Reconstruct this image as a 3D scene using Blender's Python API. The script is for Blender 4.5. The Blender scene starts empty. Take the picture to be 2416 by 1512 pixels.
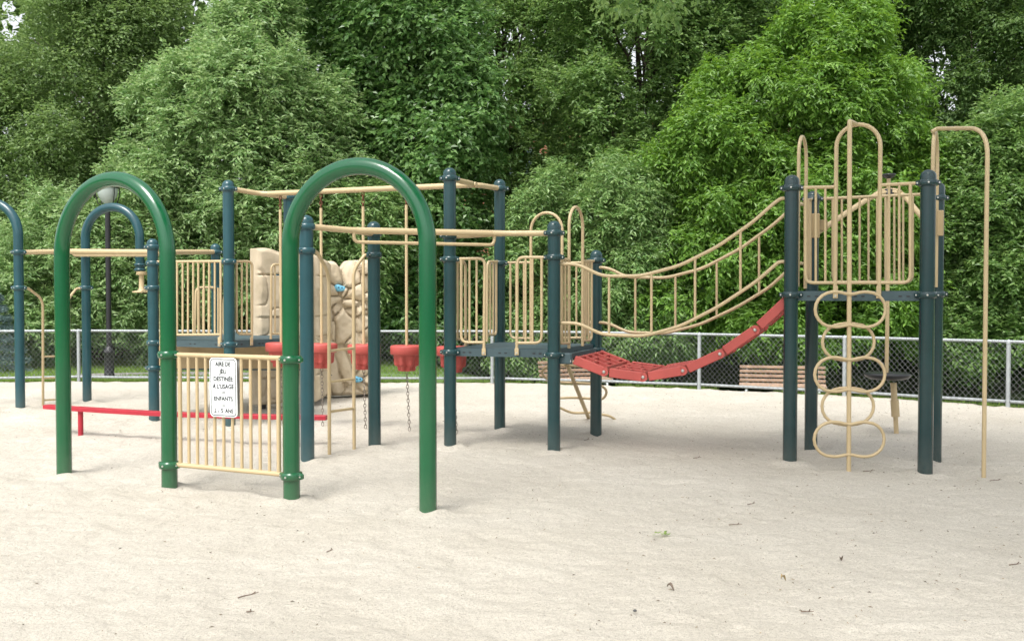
import bpy, math, random
import numpy as np
from mathutils import Vector, Matrix, noise as mnoise

random.seed(7)
rng = np.random.default_rng(11)
scene = bpy.context.scene
C = scene.collection
PI = math.pi

# ------------------------------------------------------------------ camera, world, sun, exposure
F = 2349.0            # focal length in units of the 2416 px wide measuring frame
EYE = 1.52
PITCH = math.radians(1.487)
cam = bpy.data.cameras.new('camera'); cam.lens = 35.0; cam.sensor_width = 36.0; cam.clip_end = 500; cam.clip_start = .05
camo = bpy.data.objects.new('camera', cam); C.objects.link(camo)
camo.location = (0, 0, EYE); camo.rotation_euler = (PI/2 - PITCH, 0, 0)
scene.camera = camo

SUN_EL, SUN_AZ = 60.0, 206.0      # azimuth clockwise from +Y
world = bpy.data.worlds.new("World"); scene.world = world; world.use_nodes = True
wn = world.node_tree; bg = wn.nodes['Background']
sky = wn.nodes.new('ShaderNodeTexSky'); sky.sky_type = 'NISHITA'; sky.sun_disc = False
sky.sun_elevation = math.radians(SUN_EL); sky.sun_rotation = math.radians(SUN_AZ)
sky.air_density = 1.0; sky.dust_density = 4.0; sky.ozone_density = 1.0
hs = wn.nodes.new('ShaderNodeHueSaturation'); hs.inputs['Saturation'].default_value = .18; hs.inputs['Value'].default_value = 1.25
wn.links.new(sky.outputs[0], hs.inputs['Color']); wn.links.new(hs.outputs[0], bg.inputs['Color'])
bg.inputs['Strength'].default_value = .15

sun = bpy.data.lights.new('sun', 'SUN'); sun.energy = 1.8; sun.angle = math.radians(22); sun.color = (1, .96, .9)
suno = bpy.data.objects.new('sun', sun); C.objects.link(suno)
_a, _e = math.radians(SUN_AZ), math.radians(SUN_EL)
sd = Vector((math.sin(_a)*math.cos(_e), math.cos(_a)*math.cos(_e), math.sin(_e)))
suno.rotation_euler = sd.to_track_quat('Z', 'Y').to_euler(); suno.location = sd*60
scene.view_settings.view_transform = 'Standard'; scene.view_settings.look = 'None'
scene.view_settings.exposure = .70; scene.view_settings.gamma = 1
scene.cycles.max_bounces = 6; scene.cycles.diffuse_bounces = 3; scene.cycles.transmission_bounces = 4
scene.cycles.transparent_max_bounces = 4

# ------------------------------------------------------------------ measuring helpers
def ray(x, y):
    u, v = (x-1208)/F, -(y-756)/F
    return Vector((u, math.cos(PITCH)+v*math.sin(PITCH), -math.sin(PITCH)+v*math.cos(PITCH)))
def at(x, y, Y):
    d = ray(x, y); t = Y/d.y
    return Vector((d.x*t, Y, EYE+d.z*t))
def onp(x, y, p0, p1, off=0.0):
    """point of the vertical plane through p0, p1"""
    d = ray(x, y); ex, ey = p1[0]-p0[0], p1[1]-p0[1]; n = (-ey, ex)
    t = (n[0]*p0[0]+n[1]*p0[1])/(n[0]*d.x+n[1]*d.y)
    return Vector((d.x*t, d.y*t, EYE+d.z*t))
def xat(x, Y): return at(x, 800, Y).x

# ------------------------------------------------------------------ materials
def newmat(name):
    m = bpy.data.materials.new(name); m.use_nodes = True
    nt = m.node_tree; b = nt.nodes['Principled BSDF']
    return m, nt, b
def lk(nt, a, b): nt.links.new(a, b)
def noise_node(nt, scale, detail=4, rough=.55, coord=None):
    n = nt.nodes.new('ShaderNodeTexNoise'); n.inputs['Scale'].default_value = scale
    n.inputs['Detail'].default_value = detail; n.inputs['Roughness'].default_value = rough
    if coord is not None: lk(nt, coord, n.inputs['Vector'])
    return n
def ramp(nt, src, stops):
    r = nt.nodes.new('ShaderNodeValToRGB'); lk(nt, src, r.inputs['Fac'])
    while len(r.color_ramp.elements) < len(stops): r.color_ramp.elements.new(.5)
    for e, (p, c) in zip(r.color_ramp.elements, stops):
        e.position = p; e.color = (*c, 1)
    return r
def paint(name, col, rough=.4, var=.12, scale=6, bump=.02, coat=0, spec=.5, dust=0.0, speck=.5, wear=0):
    m, nt, b = newmat(name)
    tc = nt.nodes.new('ShaderNodeTexCoord')
    n = noise_node(nt, scale, 5, .6, tc.outputs['Object'])
    lo = tuple(c*(1-var) for c in col); hi = tuple(min(1, c*(1+var)+dust*.02) for c in col)
    r = ramp(nt, n.outputs['Fac'], [(.3, lo), (.7, hi)])
    n2 = noise_node(nt, scale*14, 4, .7, tc.outputs['Object'])
    mx = nt.nodes.new('ShaderNodeMix'); mx.data_type = 'RGBA'; mx.blend_type = 'MULTIPLY'
    mx.inputs[0].default_value = speck
    r2 = ramp(nt, n2.outputs['Fac'], [(.35, (.90,)*3), (.6, (1, 1, 1))])
    lk(nt, r.outputs[0], mx.inputs[6]); lk(nt, r2.outputs[0], mx.inputs[7])
    last = mx.outputs[2]
    if wear:
        mp = nt.nodes.new('ShaderNodeMapping'); mp.inputs['Scale'].default_value = (1, 1, .35); lk(nt, tc.outputs['Object'], mp.inputs['Vector'])
        n4 = noise_node(nt, 17, 7, .75, mp.outputs[0])
        r4 = ramp(nt, n4.outputs['Fac'], [(.60, (0, 0, 0)), (.72, (wear,)*3)])
        m4 = nt.nodes.new('ShaderNodeMix'); m4.data_type = 'RGBA'; lk(nt, r4.outputs[0], m4.inputs[0]); lk(nt, last, m4.inputs[6])
        m4.inputs[7].default_value = (*[min(1, c*1.6+.05) for c in col], 1); last = m4.outputs[2]
        sx_ = nt.nodes.new('ShaderNodeSeparateXYZ'); lk(nt, tc.outputs['Object'], sx_.inputs[0])
        mr = nt.nodes.new('ShaderNodeMapRange'); lk(nt, sx_.outputs['Z'], mr.inputs['Value']); mr.inputs['From Min'].default_value = .0; mr.inputs['From Max'].default_value = .30; mr.inputs['To Min'].default_value = .22; mr.inputs['To Max'].default_value = 0
        mm = nt.nodes.new('ShaderNodeMath'); mm.operation = 'MULTIPLY'; lk(nt, mr.outputs[0], mm.inputs[0]); lk(nt, n4.outputs['Fac'], mm.inputs[1])
        m5 = nt.nodes.new('ShaderNodeMix'); m5.data_type = 'RGBA'; lk(nt, mm.outputs[0], m5.inputs[0]); lk(nt, last, m5.inputs[6]); m5.inputs[7].default_value = (.30, .27, .22, 1); last = m5.outputs[2]
    lk(nt, last, b.inputs['Base Color'])
    rr = nt.nodes.new('ShaderNodeMapRange'); lk(nt, n2.outputs['Fac'], rr.inputs['Value'])
    q_ = 1 if speck > .3 else .15
    rr.inputs['To Min'].default_value = max(.04, rough-.08*q_); rr.inputs['To Max'].default_value = rough+.12*q_
    lk(nt, rr.outputs[0], b.inputs['Roughness'])
    b.inputs['Coat Weight'].default_value = coat; b.inputs['Coat Roughness'].default_value = .12
    b.inputs['Specular IOR Level'].default_value = spec
    if bump:
        bp = nt.nodes.new('ShaderNodeBump'); bp.inputs['Strength'].default_value = bump; bp.inputs['Distance'].default_value = .01
        lk(nt, n2.outputs['Fac'], bp.inputs['Height']); lk(nt, bp.outputs[0], b.inputs['Normal'])
    return m

M = {}
M['green'] = paint('gloss_green_paint', (.0008, .088, .030), .16, .06, 3, 0, coat=.35, speck=.12, wear=.07)
M['blue'] = paint('slate_blue_paint', (.012, .064, .078), .28, .12, 4, .006, coat=.15, speck=.25, wear=.07)  # lightest of the three post colours
M['teal'] = paint('teal_blue_paint', (.006, .042, .047), .26, .12, 4, .006, coat=.2, speck=.25, wear=.07)
M['dark'] = paint('shaded_teal_paint', (.005, .032, .036), .24, .12, 4, .006, coat=.25, speck=.25, wear=.07)  # post teal darkened: tree shade on the tall tower put into the colour
M['tan'] = paint('tan_powder_coat', (.50, .388, .222), .42, .05, 5, .004, coat=.1, speck=.2)
M['deck'] = paint('slate_rubber_coating', (.050, .085, .095), .6, .15, 8, .1)
M['red'] = paint('faded_red_plastic', (.43, .075, .062), .5, .10, 5, .03, wear=.18)
M['beamred'] = paint('red_beam_paint', (.38, .018, .034), .45, .12, 6, .03)
M['galv'] = paint('galvanised_steel', (.36, .39, .40), .45, .12, 10, .03); M['galv'].node_tree.nodes['Principled BSDF'].inputs['Metallic'].default_value = .25
M['wire'] = paint('galvanised_wire', (.24, .25, .25), .5, .15, 10, 0)
M['bolt'] = paint('steel_bolt', (.55, .55, .52), .3, .1, 20, 0); M['bolt'].node_tree.nodes['Principled BSDF'].inputs['Metallic'].default_value = .7
M['chain'] = paint('dull_chain_steel', (.20, .17, .14), .5, .3, 30, 0)
M['rust'] = paint('rusty_chain', (.14, .045, .022), .75, .4, 40, 0)
M['black'] = paint('black_metal', (.014, .014, .017), .4, .2, 6, .01)
M['seatblack'] = paint('black_plastic', (.022, .023, .026), .35, .2, 6, .02)
M['under'] = paint('tan_panel', (.44, .325, .175), .55, .1, 5, .02)
M['hold'] = paint('light_blue_hold', (.17, .50, .72), .45, .1, 12, .03)
M['holehole'] = paint('dark_socket', (.02, .05, .08), .6, .1, 12, 0)
M['signwhite'] = paint('white_sign_face', (.80, .84, .84), .35, .03, 6, 0)
M['signback'] = paint('grey_sign_back', (.40, .40, .38), .5, .1, 6, 0)
M['ink'] = paint('black_ink', (.02, .022, .025), .5, .1, 10, 0)
M['inkgrey'] = paint('faded_ink', (.30, .31, .31), .5, .1, 10, 0)
M['wood'] = paint('stained_bench_wood', (.34, .225, .155), .6, .3, 9, .15)
M['globe'] = paint('frosted_globe', (.40, .46, .44), .2, .05, 4, 0)
M['brick'] = None
M['twig'] = paint('dry_twig', (.16, .12, .09), .8, .35, 40, .1)
M['paleleaf'] = paint('dry_leaf', (.36, .27, .13), .8, .3, 30, .1)
M['stone'] = paint('dark_pebble', (.07, .07, .07), .8, .3, 30, .1)
M['bark'] = paint('grey_brown_bark', (.085, .068, .052), .9, .35, 7, .8)

def rock_mat():
    m, nt, b = newmat('moulded_sandstone')
    tc = nt.nodes.new('ShaderNodeTexCoord')
    n = noise_node(nt, 3.0, 8, .62, tc.outputs['Object'])
    r = ramp(nt, n.outputs['Fac'], [(.3, (.42, .345, .235)), (.55, (.55, .46, .33)), (.8, (.62, .53, .40))])
    lk(nt, r.outputs[0], b.inputs['Base Color']); b.inputs['Roughness'].default_value = .75
    n2 = noise_node(nt, 22, 8, .7, tc.outputs['Object'])
    bp = nt.nodes.new('ShaderNodeBump'); bp.inputs['Strength'].default_value = .25; bp.inputs['Distance'].default_value = .02
    lk(nt, n2.outputs['Fac'], bp.inputs['Height']); lk(nt, bp.outputs[0], b.inputs['Normal'])
    return m
M['rock'] = rock_mat()

def sand_mat():
    m, nt, b = newmat('play_sand')
    tc = nt.nodes.new('ShaderNodeTexCoord'); co = tc.outputs['Object']
    n1 = noise_node(nt, .7, 5, .6, co)
    r1 = ramp(nt, n1.outputs['Fac'], [(.3, (.560, .516, .438)), (.7, (.640, .598, .520))])
    n2 = noise_node(nt, 48, 9, .82, co)
    r2 = ramp(nt, n2.outputs['Fac'], [(.33, (.66, .65, .64)), (.48, (.96, .96, .96)), (.70, (1.08, 1.08, 1.08))])
    mx = nt.nodes.new('ShaderNodeMix'); mx.data_type = 'RGBA'; mx.blend_type = 'MULTIPLY'; mx.inputs[0].default_value = 1
    lk(nt, r1.outputs[0], mx.inputs[6]); lk(nt, r2.outputs[0], mx.inputs[7])
    # scattered darker grains
    ng = noise_node(nt, 150, 3, .7, co); rg = ramp(nt, ng.outputs['Fac'], [(.36, (.60, .59, .58)), (.47, (1, 1, 1)), (.66, (1.0, 1.0, 1.0)), (.74, (1.12, 1.12, 1.12))])
    mg = nt.nodes.new('ShaderNodeMix'); mg.data_type = 'RGBA'; mg.blend_type = 'MULTIPLY'; mg.inputs[0].default_value = .9
    lk(nt, mx.outputs[2], mg.inputs[6]); lk(nt, rg.outputs[0], mg.inputs[7]); mx = mg
    v = nt.nodes.new('ShaderNodeTexVoronoi'); v.inputs['Scale'].default_value = 26; lk(nt, co, v.inputs['Vector'])
    n3 = noise_node(nt, 3.1, 3, .6, co)
    gt = nt.nodes.new('ShaderNodeMath'); gt.operation = 'MULTIPLY_ADD'; lk(nt, n3.outputs['Fac'], gt.inputs[0]); gt.inputs[1].default_value = .26; gt.inputs[2].default_value = -.035
    ls = nt.nodes.new('ShaderNodeMath'); ls.operation = 'LESS_THAN'; lk(nt, v.outputs['Distance'], ls.inputs[0]); lk(nt, gt.outputs[0], ls.inputs[1])
    n5 = noise_node(nt, 61, 2, .5, co)
    ls2 = nt.nodes.new('ShaderNodeMath'); ls2.operation = 'GREATER_THAN'; lk(nt, n5.outputs['Fac'], ls2.inputs[0]); ls2.inputs[1].default_value = .55
    mu = nt.nodes.new('ShaderNodeMath'); mu.operation = 'MULTIPLY'; lk(nt, ls.outputs[0], mu.inputs[0]); lk(nt, ls2.outputs[0], mu.inputs[1])
    m3 = nt.nodes.new('ShaderNodeMath'); m3.operation = 'MULTIPLY'; lk(nt, mu.outputs[0], m3.inputs[0]); m3.inputs[1].default_value = .42
    mx2 = nt.nodes.new('ShaderNodeMix'); mx2.data_type = 'RGBA'
    lk(nt, m3.outputs[0], mx2.inputs[0]); lk(nt, mx.outputs[2], mx2.inputs[6]); mx2.inputs[7].default_value = (.25, .21, .17, 1)
    lk(nt, mx2.outputs[2], b.inputs['Base Color'])
    b.inputs['Roughness'].default_value = .95; b.inputs['Specular IOR Level'].default_value = .15
    n4 = noise_node(nt, 13, 9, .72, co)
    ad = nt.nodes.new('ShaderNodeMath'); ad.operation = 'ADD'; lk(nt, n4.outputs['Fac'], ad.inputs[0])
    sc = nt.nodes.new('ShaderNodeMath'); sc.operation = 'MULTIPLY'; sc.inputs[1].default_value = .35; lk(nt, n2.outputs['Fac'], sc.inputs[0]); lk(nt, sc.outputs[0], ad.inputs[1])
    bp = nt.nodes.new('ShaderNodeBump'); bp.inputs['Strength'].default_value = .75; bp.inputs['Distance'].default_value = .055
    lk(nt, ad.outputs[0], bp.inputs['Height']); lk(nt, bp.outputs[0], b.inputs['Normal'])
    return m
M['sand'] = sand_mat()

def earth_mat():
    m, nt, b = newmat('lawn_and_earth')
    tc = nt.nodes.new('ShaderNodeTexCoord'); co = tc.outputs['Object']
    n = noise_node(nt, .9, 8, .7, co)
    r = ramp(nt, n.outputs['Fac'], [(.35, (.07, .12, .03)), (.55, (.11, .19, .045)), (.75, (.14, .18, .07))])
    lk(nt, r.outputs[0], b.inputs['Base Color']); b.inputs['Roughness'].default_value = .95
    return m
M['earth'] = earth_mat()
M['gravel'] = paint('grey_gravel', (.24, .23, .22), .95, .3, 30, .5)

def leaf_mat(name, c1, c2, trans=.35, rough=.45, spec=.5):
    m, nt, b = newmat(name)
    g = nt.nodes.new('ShaderNodeNewGeometry')
    r = ramp(nt, g.outputs['Random Per Island'], [(0, c1), (1, c2)])
    lk(nt, r.outputs[0], b.inputs['Base Color']); b.inputs['Roughness'].default_value = rough
    b.inputs['Specular IOR Level'].default_value = spec
    t = nt.nodes.new('ShaderNodeBsdfTranslucent')
    hsv = nt.nodes.new('ShaderNodeHueSaturation'); hsv.inputs['Hue'].default_value = .485; hsv.inputs['Saturation'].default_value = 1.1; hsv.inputs['Value'].default_value = 1.3
    lk(nt, r.outputs[0], hsv.inputs['Color']); lk(nt, hsv.outputs[0], t.inputs['Color'])
    mix = nt.nodes.new('ShaderNodeMixShader'); mix.inputs[0].default_value = trans
    out = nt.nodes['Material Output']
    lk(nt, b.outputs[0], mix.inputs[1]); lk(nt, t.outputs[0], mix.inputs[2]); lk(nt, mix.outputs[0], out.inputs['Surface'])
    return m

# ------------------------------------------------------------------ mesh builder
class MB:
    def __init__(s): s.v = []; s.f = []; s.s = []; s.m = []; s.cur = 0
    def add(s, vs, fs, smooth=True):
        o = len(s.v); s.v += [tuple(p) for p in vs]
        for f in fs: s.f.append(tuple(i+o for i in f)); s.s.append(smooth); s.m.append(s.cur)
    def tube(s, pts, r, n=10, caps=True, closed=False, r1=None, squash=None):
        pts = [Vector(p) for p in pts]; k = len(pts); rings = []
        tang = []
        for i in range(k):
            a = pts[i-1] if (i > 0 or closed) else pts[i]
            b = pts[(i+1) % k] if (i < k-1 or closed) else pts[i]
            tang.append((b-a).normalized())
        t0 = tang[0]; u = t0.orthogonal().normalized()
        if abs(t0.z) < .9:
            u = t0.cross(Vector((0, 0, 1))).normalized()
        frames = []
        for i in range(k):
            u = (u - tang[i]*u.dot(tang[i])).normalized(); w = tang[i].cross(u)
            frames.append((u.copy(), w))
        vs = []
        for i in range(k):
            rr = r if r1 is None else r+(r1-r)*i/(k-1)
            if isinstance(r, (list, tuple)): rr = r[i]
            u, w = frames[i]
            for j in range(n):
                a = 2*PI*j/n
                vs.append(pts[i]+u*(math.cos(a)*rr)+w*(math.sin(a)*rr))
        fs = []
        m = k if closed else k-1
        for i in range(m):
            for j in range(n):
                a, b = i*n+j, i*n+(j+1) % n; i2 = (i+1) % k
                fs.append((a, b, i2*n+(j+1) % n, i2*n+j))
        s.add(vs, fs)
        if caps and not closed:
            s.add(vs[:n], [tuple(range(n-1, -1, -1))], False); s.add(vs[-n:], [tuple(range(n))], False)
    def lathe(s, prof, c=(0, 0, 0), n=24, smooth=True, rad=None):
        """prof: (r, z) pairs from bottom to top"""
        vs = []; c = Vector(c)
        for r, z in prof:
            for j in range(n):
                a = 2*PI*j/n; q = r if rad is None else rad(r, z, a)
                vs.append(c+Vector((q*math.cos(a), q*math.sin(a), z)))
        fs = []
        for i in range(len(prof)-1):
            for j in range(n):
                fs.append((i*n+j, i*n+(j+1) % n, (i+1)*n+(j+1) % n, (i+1)*n+j))
        s.add(vs, fs, smooth)
        s.add(vs[:n], [tuple(range(n-1, -1, -1))], False); s.add(vs[-n:], [tuple(range(n))], False)
    def box(s, c, size, rot=0, axes=None, bev=0.0):
        c = Vector(c); hx, hy, hz = [q/2 for q in size]
        if axes is None:
            ca, sa = math.cos(rot), math.sin(rot); axes = (Vector((ca, sa, 0)), Vector((-sa, ca, 0)), Vector((0, 0, 1)))
        X, Y, Z = axes
        if bev <= 0:
            vs = [c+X*(hx*a)+Y*(hy*b)+Z*(hz*d) for d in (-1, 1) for b in (-1, 1) for a in (-1, 1)]
            s.add(vs, [(0, 2, 3, 1), (4, 5, 7, 6), (0, 1, 5, 4), (2, 6, 7, 3), (0, 4, 6, 2), (1, 3, 7, 5)], False); return
        b = bev; vs = []; idx = {}
        for sx in (-1, 1):
            for sy in (-1, 1):
                for sz in (-1, 1):
                    for k in range(3):
                        q = [hx-b, hy-b, hz-b]; q[k] += b
                        idx[(sx, sy, sz, k)] = len(vs); vs.append(c+X*(sx*q[0])+Y*(sy*q[1])+Z*(sz*q[2]))
        fs = []
        for k in range(3):
            o = [i for i in range(3) if i != k]
            for sg in (-1, 1):
                loop = []
                for (a, d) in ((-1, -1), (1, -1), (1, 1), (-1, 1)):
                    t = [0, 0, 0]; t[k] = sg; t[o[0]] = a; t[o[1]] = d; loop.append(idx[(*t, k)])
                fs.append(loop)
        for k in range(3):
            o = [i for i in range(3) if i != k]
            for a in (-1, 1):
                for d in (-1, 1):
                    t1 = [0, 0, 0]; t2 = [0, 0, 0]; t1[k] = -1; t2[k] = 1
                    for t in (t1, t2): t[o[0]] = a; t[o[1]] = d
                    fs.append([idx[(*t1, o[0])], idx[(*t2, o[0])], idx[(*t2, o[1])], idx[(*t1, o[1])]])
        for sx in (-1, 1):
            for sy in (-1, 1):
                for sz in (-1, 1): fs.append([idx[(sx, sy, sz, k)] for k in range(3)])
        # orient outward
        out = []
        for f in fs:
            p = [vs[i] for i in f]; nrm = (p[1]-p[0]).cross(p[2]-p[0]); ctr = sum(p, Vector())/len(p)
            out.append(tuple(f) if nrm.dot(ctr-c) > 0 else tuple(reversed(f)))
        s.add(vs, out, False)
    def prism(s, poly, z0, z1):
        n = len(poly)
        s.add([(p[0], p[1], z0) for p in poly], [tuple(range(n-1, -1, -1))], False)
        s.add([(p[0], p[1], z1) for p in poly], [tuple(range(n))], False)
        s.add([(p[0], p[1], z) for z in (z0, z1) for p in poly], [(i, (i+1) % n, n+(i+1) % n, n+i) for i in range(n)], False)
    def build(s, name, mat, parent=None, loc=None):
        me = bpy.data.meshes.new(name)
        o = bpy.data.objects.new(name, me); C.objects.link(o)
        off = Vector((0, 0, 0))
        if parent is not None:
            o.parent = parent
            p = parent
            while p is not None: off += p.location; p = p.parent
        elif loc is not None:
            o.location = loc; off = Vector(loc)
        vs = [(a-off.x, b-off.y, c-off.z) for a, b, c in s.v]
        me.from_pydata(vs, [], s.f); me.update()
        me.polygons.foreach_set('use_smooth', s.s)
        mats = mat if isinstance(mat, (list, tuple)) else [mat]
        for mm in mats: me.materials.append(mm)
        if len(mats) > 1: me.polygons.foreach_set('material_index', s.m)
        return o

def tag(o, label=None, cat=None, group=None, kind=None):
    if label: o['label'] = label
    if cat: o['category'] = cat
    if group: o['group'] = group
    if kind: o['kind'] = kind
    return o
def thing(name, label, cat, loc, group=None):
    o = bpy.data.objects.new(name, None); C.objects.link(o); o.location = loc
    o.empty_display_size = .2
    return tag(o, label, cat, group)
def one(fn, name, mat, parent=None, loc=None):
    b = MB(); fn(b); return b.build(name, mat, parent, loc)

def fillet(pts, r, n=5):
    """round the inner corners of a polyline"""
    pts = [Vector(p) for p in pts]; out = [pts[0]]
    for i in range(1, len(pts)-1):
        a, b, c = pts[i-1], pts[i], pts[i+1]
        d1, d2 = (a-b), (c-b); l = min(r, d1.length*.48, d2.length*.48)
        p, q = b+d1.normalized()*l, b+d2.normalized()*l
        for k in range(n+1):
            t = k/n; out.append(p*(1-t)**2+b*2*t*(1-t)+q*t*t)
    out.append(pts[-1]); return out
def smooth_path(pts, n=6):
    """Catmull-Rom through points"""
    P = [Vector(p) for p in pts]; P = [P[0]*2-P[1]]+P+[P[-1]*2-P[-2]]; out = []
    for i in range(1, len(P)-2):
        for k in range(n):
            t = k/n
            out.append(.5*((2*P[i])+(P[i+1]-P[i-1])*t+(2*P[i-1]-5*P[i]+4*P[i+1]-P[i+2])*t*t+(3*P[i]-P[i-1]-3*P[i+1]+P[i+2])*t**3))
    out.append(P[-2]); return out

# ------------------------------------------------------------------ posts: measured x, pixels per metre
POST = {  # x, s, cap top y, ring ys
    'A': (1865.5, 260.0), 'B': (2186, 271.0), 'Cc': (1915, 234.7), 'D': (2208, 243.8),
    'E': (1061.7, 234.2), 'F': (1179, 208.2), 'G': (1307, 240.8), 'K': (1406.5, 216.6),
    'p724': (724, 257.0), 'p882': (883, 235.5),
    'p362': (362, 196.0), 'p541': (541, 204.6), 'p510': (510, 166.0), 'p690': (683, 192.5),
    'p46': (46, 176.0), 'p204': (204, 164.5),
    'g1': (148, 279.0), 'g2': (397, 299.0), 'g3': (686, 319.0), 'g4': (1009, 338.0)}
XY = {}
for k, (x, s) in POST.items():
    Y = F/s; XY[k] = (xat(x, Y), Y)

# ------------------------------------------------------------------ ground
FENCE = [(-17.5, -6), (-16, 4), (-15, 11), (-12.6, 15.7), (-9.9, 17.15)]
for x, s in ((185, 134.0), (385, 135.0), (690, 136.0), (882, 136.3), (1161, 136.2), (1406, 140.5), (1650, 146.7), (1993, 158.0), (2380, 174.5)):
    FENCE.append((xat(x, F/s), F/s))
FENCE += [(8.5, 11.9), (10.0, 9.8), (12.0, 5.0), (13.5, -6)]
FX = np.array([p[0] for p in FENCE]); FY = np.array([p[1] for p in FENCE])
def fence_y(x): return np.interp(x, FX, FY)
DIPS = [(*XY['A'], -.00, .5), (*XY['B'], -.037, .5), (*XY['Cc'], -.045, .5), (*XY['D'], -.10, .55), (4.0, 8.5, -.03, .5), (3.0, 8.7, -.02, .4), (2.2, 10.2, -.03, .8), (.2, 10.6, -.01, .6)]
def dips(x, y):
    z = 0
    for a, b, d, r in DIPS: z = z+d*np.exp(-((x-a)**2+(y-b)**2)/(2*(r*.6)**2))
    return z
def mounds(x, y):
    z = 0
    for i_, (k_, (a, b)) in enumerate(XY.items()):
        d = np.sqrt((x-a)**2+(y-b)**2); th_ = np.arctan2(y-b, x-a)
        z = z+(.016+.010*np.cos(th_*2+i_*1.7))*np.exp(-((d-.10)/.06)**2)-.018*np.exp(-((d-.27)/.12)**2)
    return z
def vnoise(x, y, seed):
    """smooth value noise on arrays"""
    r = np.random.default_rng(seed); T = r.random((256, 256))
    xi = np.floor(x).astype(int); yi = np.floor(y).astype(int); fx = x-xi; fy = y-yi
    fx = fx*fx*(3-2*fx); fy = fy*fy*(3-2*fy)
    g = lambda i, j: T[i % 256, j % 256]
    return (g(xi, yi)*(1-fx)+g(xi+1, yi)*fx)*(1-fy)+(g(xi, yi+1)*(1-fx)+g(xi+1, yi+1)*fx)*fy - .5
def sand_z(x, y):
    z = dips(x, y)
    z = z+.022*vnoise(x*.9, y*.9, 1)+.012*vnoise(x*2.7, y*2.7, 2)+.013*vnoise(x*6.3, y*6.3, 3)+.016*vnoise(x*13, y*13, 4)
    # trodden dimples
    n = vnoise(x*4.1+9, y*4.1+3, 5); z = z-.034*np.clip(n-.10, 0, 1)+mounds(x, y); n = vnoise(x*8.7+2, y*8.7+7, 6); z = z-.030*np.clip(n-.16, 0, 1)
    return z
def np_mesh(name, verts, faces, smooth=True):
    me = bpy.data.meshes.new(name); k = faces.shape[1]
    me.vertices.add(len(verts)); me.vertices.foreach_set('co', np.asarray(verts, dtype=np.float32).ravel())
    me.loops.add(faces.size); me.loops.foreach_set('vertex_index', faces.astype(np.int32).ravel())
    me.polygons.add(len(faces)); me.polygons.foreach_set('loop_start', np.arange(0, faces.size, k, dtype=np.int32))
    me.polygons.foreach_set('use_smooth', np.full(len(faces), smooth))
    me.update(calc_edges=True); return me
def grid_faces(nr, nc):
    i = np.arange(nr-1)[:, None]*nc+np.arange(nc-1)[None, :]
    return np.stack([i, i+1, i+nc+1, i+nc], -1).reshape(-1, 4)
# sand pit
xs = np.concatenate([np.linspace(-17, -7, 120, endpoint=False), np.linspace(-7, 8, 420, endpoint=False), np.linspace(8, 13.4, 60)])
nr = 430; v = np.linspace(0, 1, nr)
y0 = 3.2; top = fence_y(xs)+.12
Yg = np.where(v[:, None] < .05, -6+(y0+6)*(v[:, None]/.05), y0*np.power(np.maximum(top, y0+.2)[None, :]/y0, (v[:, None]-.05)/.95))
Yg = np.minimum(Yg, np.maximum(top, -5.9)[None, :]) if False else Yg
Xg = np.broadcast_to(xs[None, :], Yg.shape)
Zg = sand_z(Xg, Yg); Zg = Zg-.12*(v[:, None] > .9995)
me = np_mesh('sand', np.stack([Xg, Yg, Zg], -1).reshape(-1, 3), grid_faces(nr, len(xs)))
me.materials.append(M['sand']); o = bpy.data.objects.new('sand', me); C.objects.link(o); tag(o, kind='structure')
# wider ground
def ground_z(x, y):
    d = y-fence_y(x)
    r = np.clip((x+2.5)/4, 0, 1); r = r*r*(3-2*r)
    z = -.22+.17*np.clip((d-.05)/.25, 0, 1)
    z = z-r*.78*np.clip((d-.5)/3.0, 0, 1)+.05*vnoise(x*.6, y*.6, 8)*np.clip(d, 0, 1)
    return z
gx = np.concatenate([np.linspace(-160, -18, 12, endpoint=False), np.linspace(-18, 16, 180, endpoint=False), np.linspace(16, 160, 12)])
gy = np.concatenate([np.linspace(-40, 8, 8, endpoint=False), np.linspace(8, 26, 150, endpoint=False), np.linspace(26, 260, 20)])
GX, GY = np.meshgrid(gx, gy)
me = np_mesh('ground', np.stack([GX, GY, ground_z(GX, GY)], -1).reshape(-1, 3), grid_faces(len(gy), len(gx)))
me.materials.append(M['earth']); o = bpy.data.objects.new('ground', me); C.objects.link(o); tag(o, kind='structure')
# gravel path beyond the fence
px = np.linspace(-8.6, -2.6, 40); rows = []
for t in np.linspace(0, 1, 6):
    yy = 18.9+t*.9+.25*np.sin(px*.8); rows.append(np.stack([px, yy, ground_z(px, yy)+.012], -1))
me = np_mesh('path', np.concatenate(rows), grid_faces(6, 40)); me.materials.append(M['gravel'])
o = bpy.data.objects.new('path', me); C.objects.link(o); tag(o, kind='structure')

# grass
def blades(name, label, P, h, w, mat):
    n = len(P); a = rng.uniform(0, 2*PI, n); hh = h*rng.uniform(.5, 1.3, n)
    d = np.stack([np.cos(a), np.sin(a), np.zeros(n)], -1)*(w/2); lean = np.stack([rng.normal(0, .3, n), rng.normal(0, .3, n), np.ones(n)], -1)*hh[:, None]
    V = np.stack([P-d, P+d, P+lean], 1).reshape(-1, 3)
    me = np_mesh(name, V, np.arange(3*n).reshape(-1, 3), False); me.materials.append(mat)
    o = bpy.data.objects.new(name, me); C.objects.link(o); return tag(o, label, 'grass', kind='stuff')
M['grass'] = leaf_mat('grass_blades', (.13, .23, .045), (.27, .38, .10), .35, .6, .2)
n = 52000; bx = rng.uniform(-14, -1.5, n); by = rng.uniform(17.2, 24.5, n)
k = (by > fence_y(bx)+.12) & ~((by > 18.85+.25*np.sin(bx*.8)) & (by < 19.85+.25*np.sin(bx*.8)) & (bx > -8.4))
bx, by = bx[k], by[k]
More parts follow.
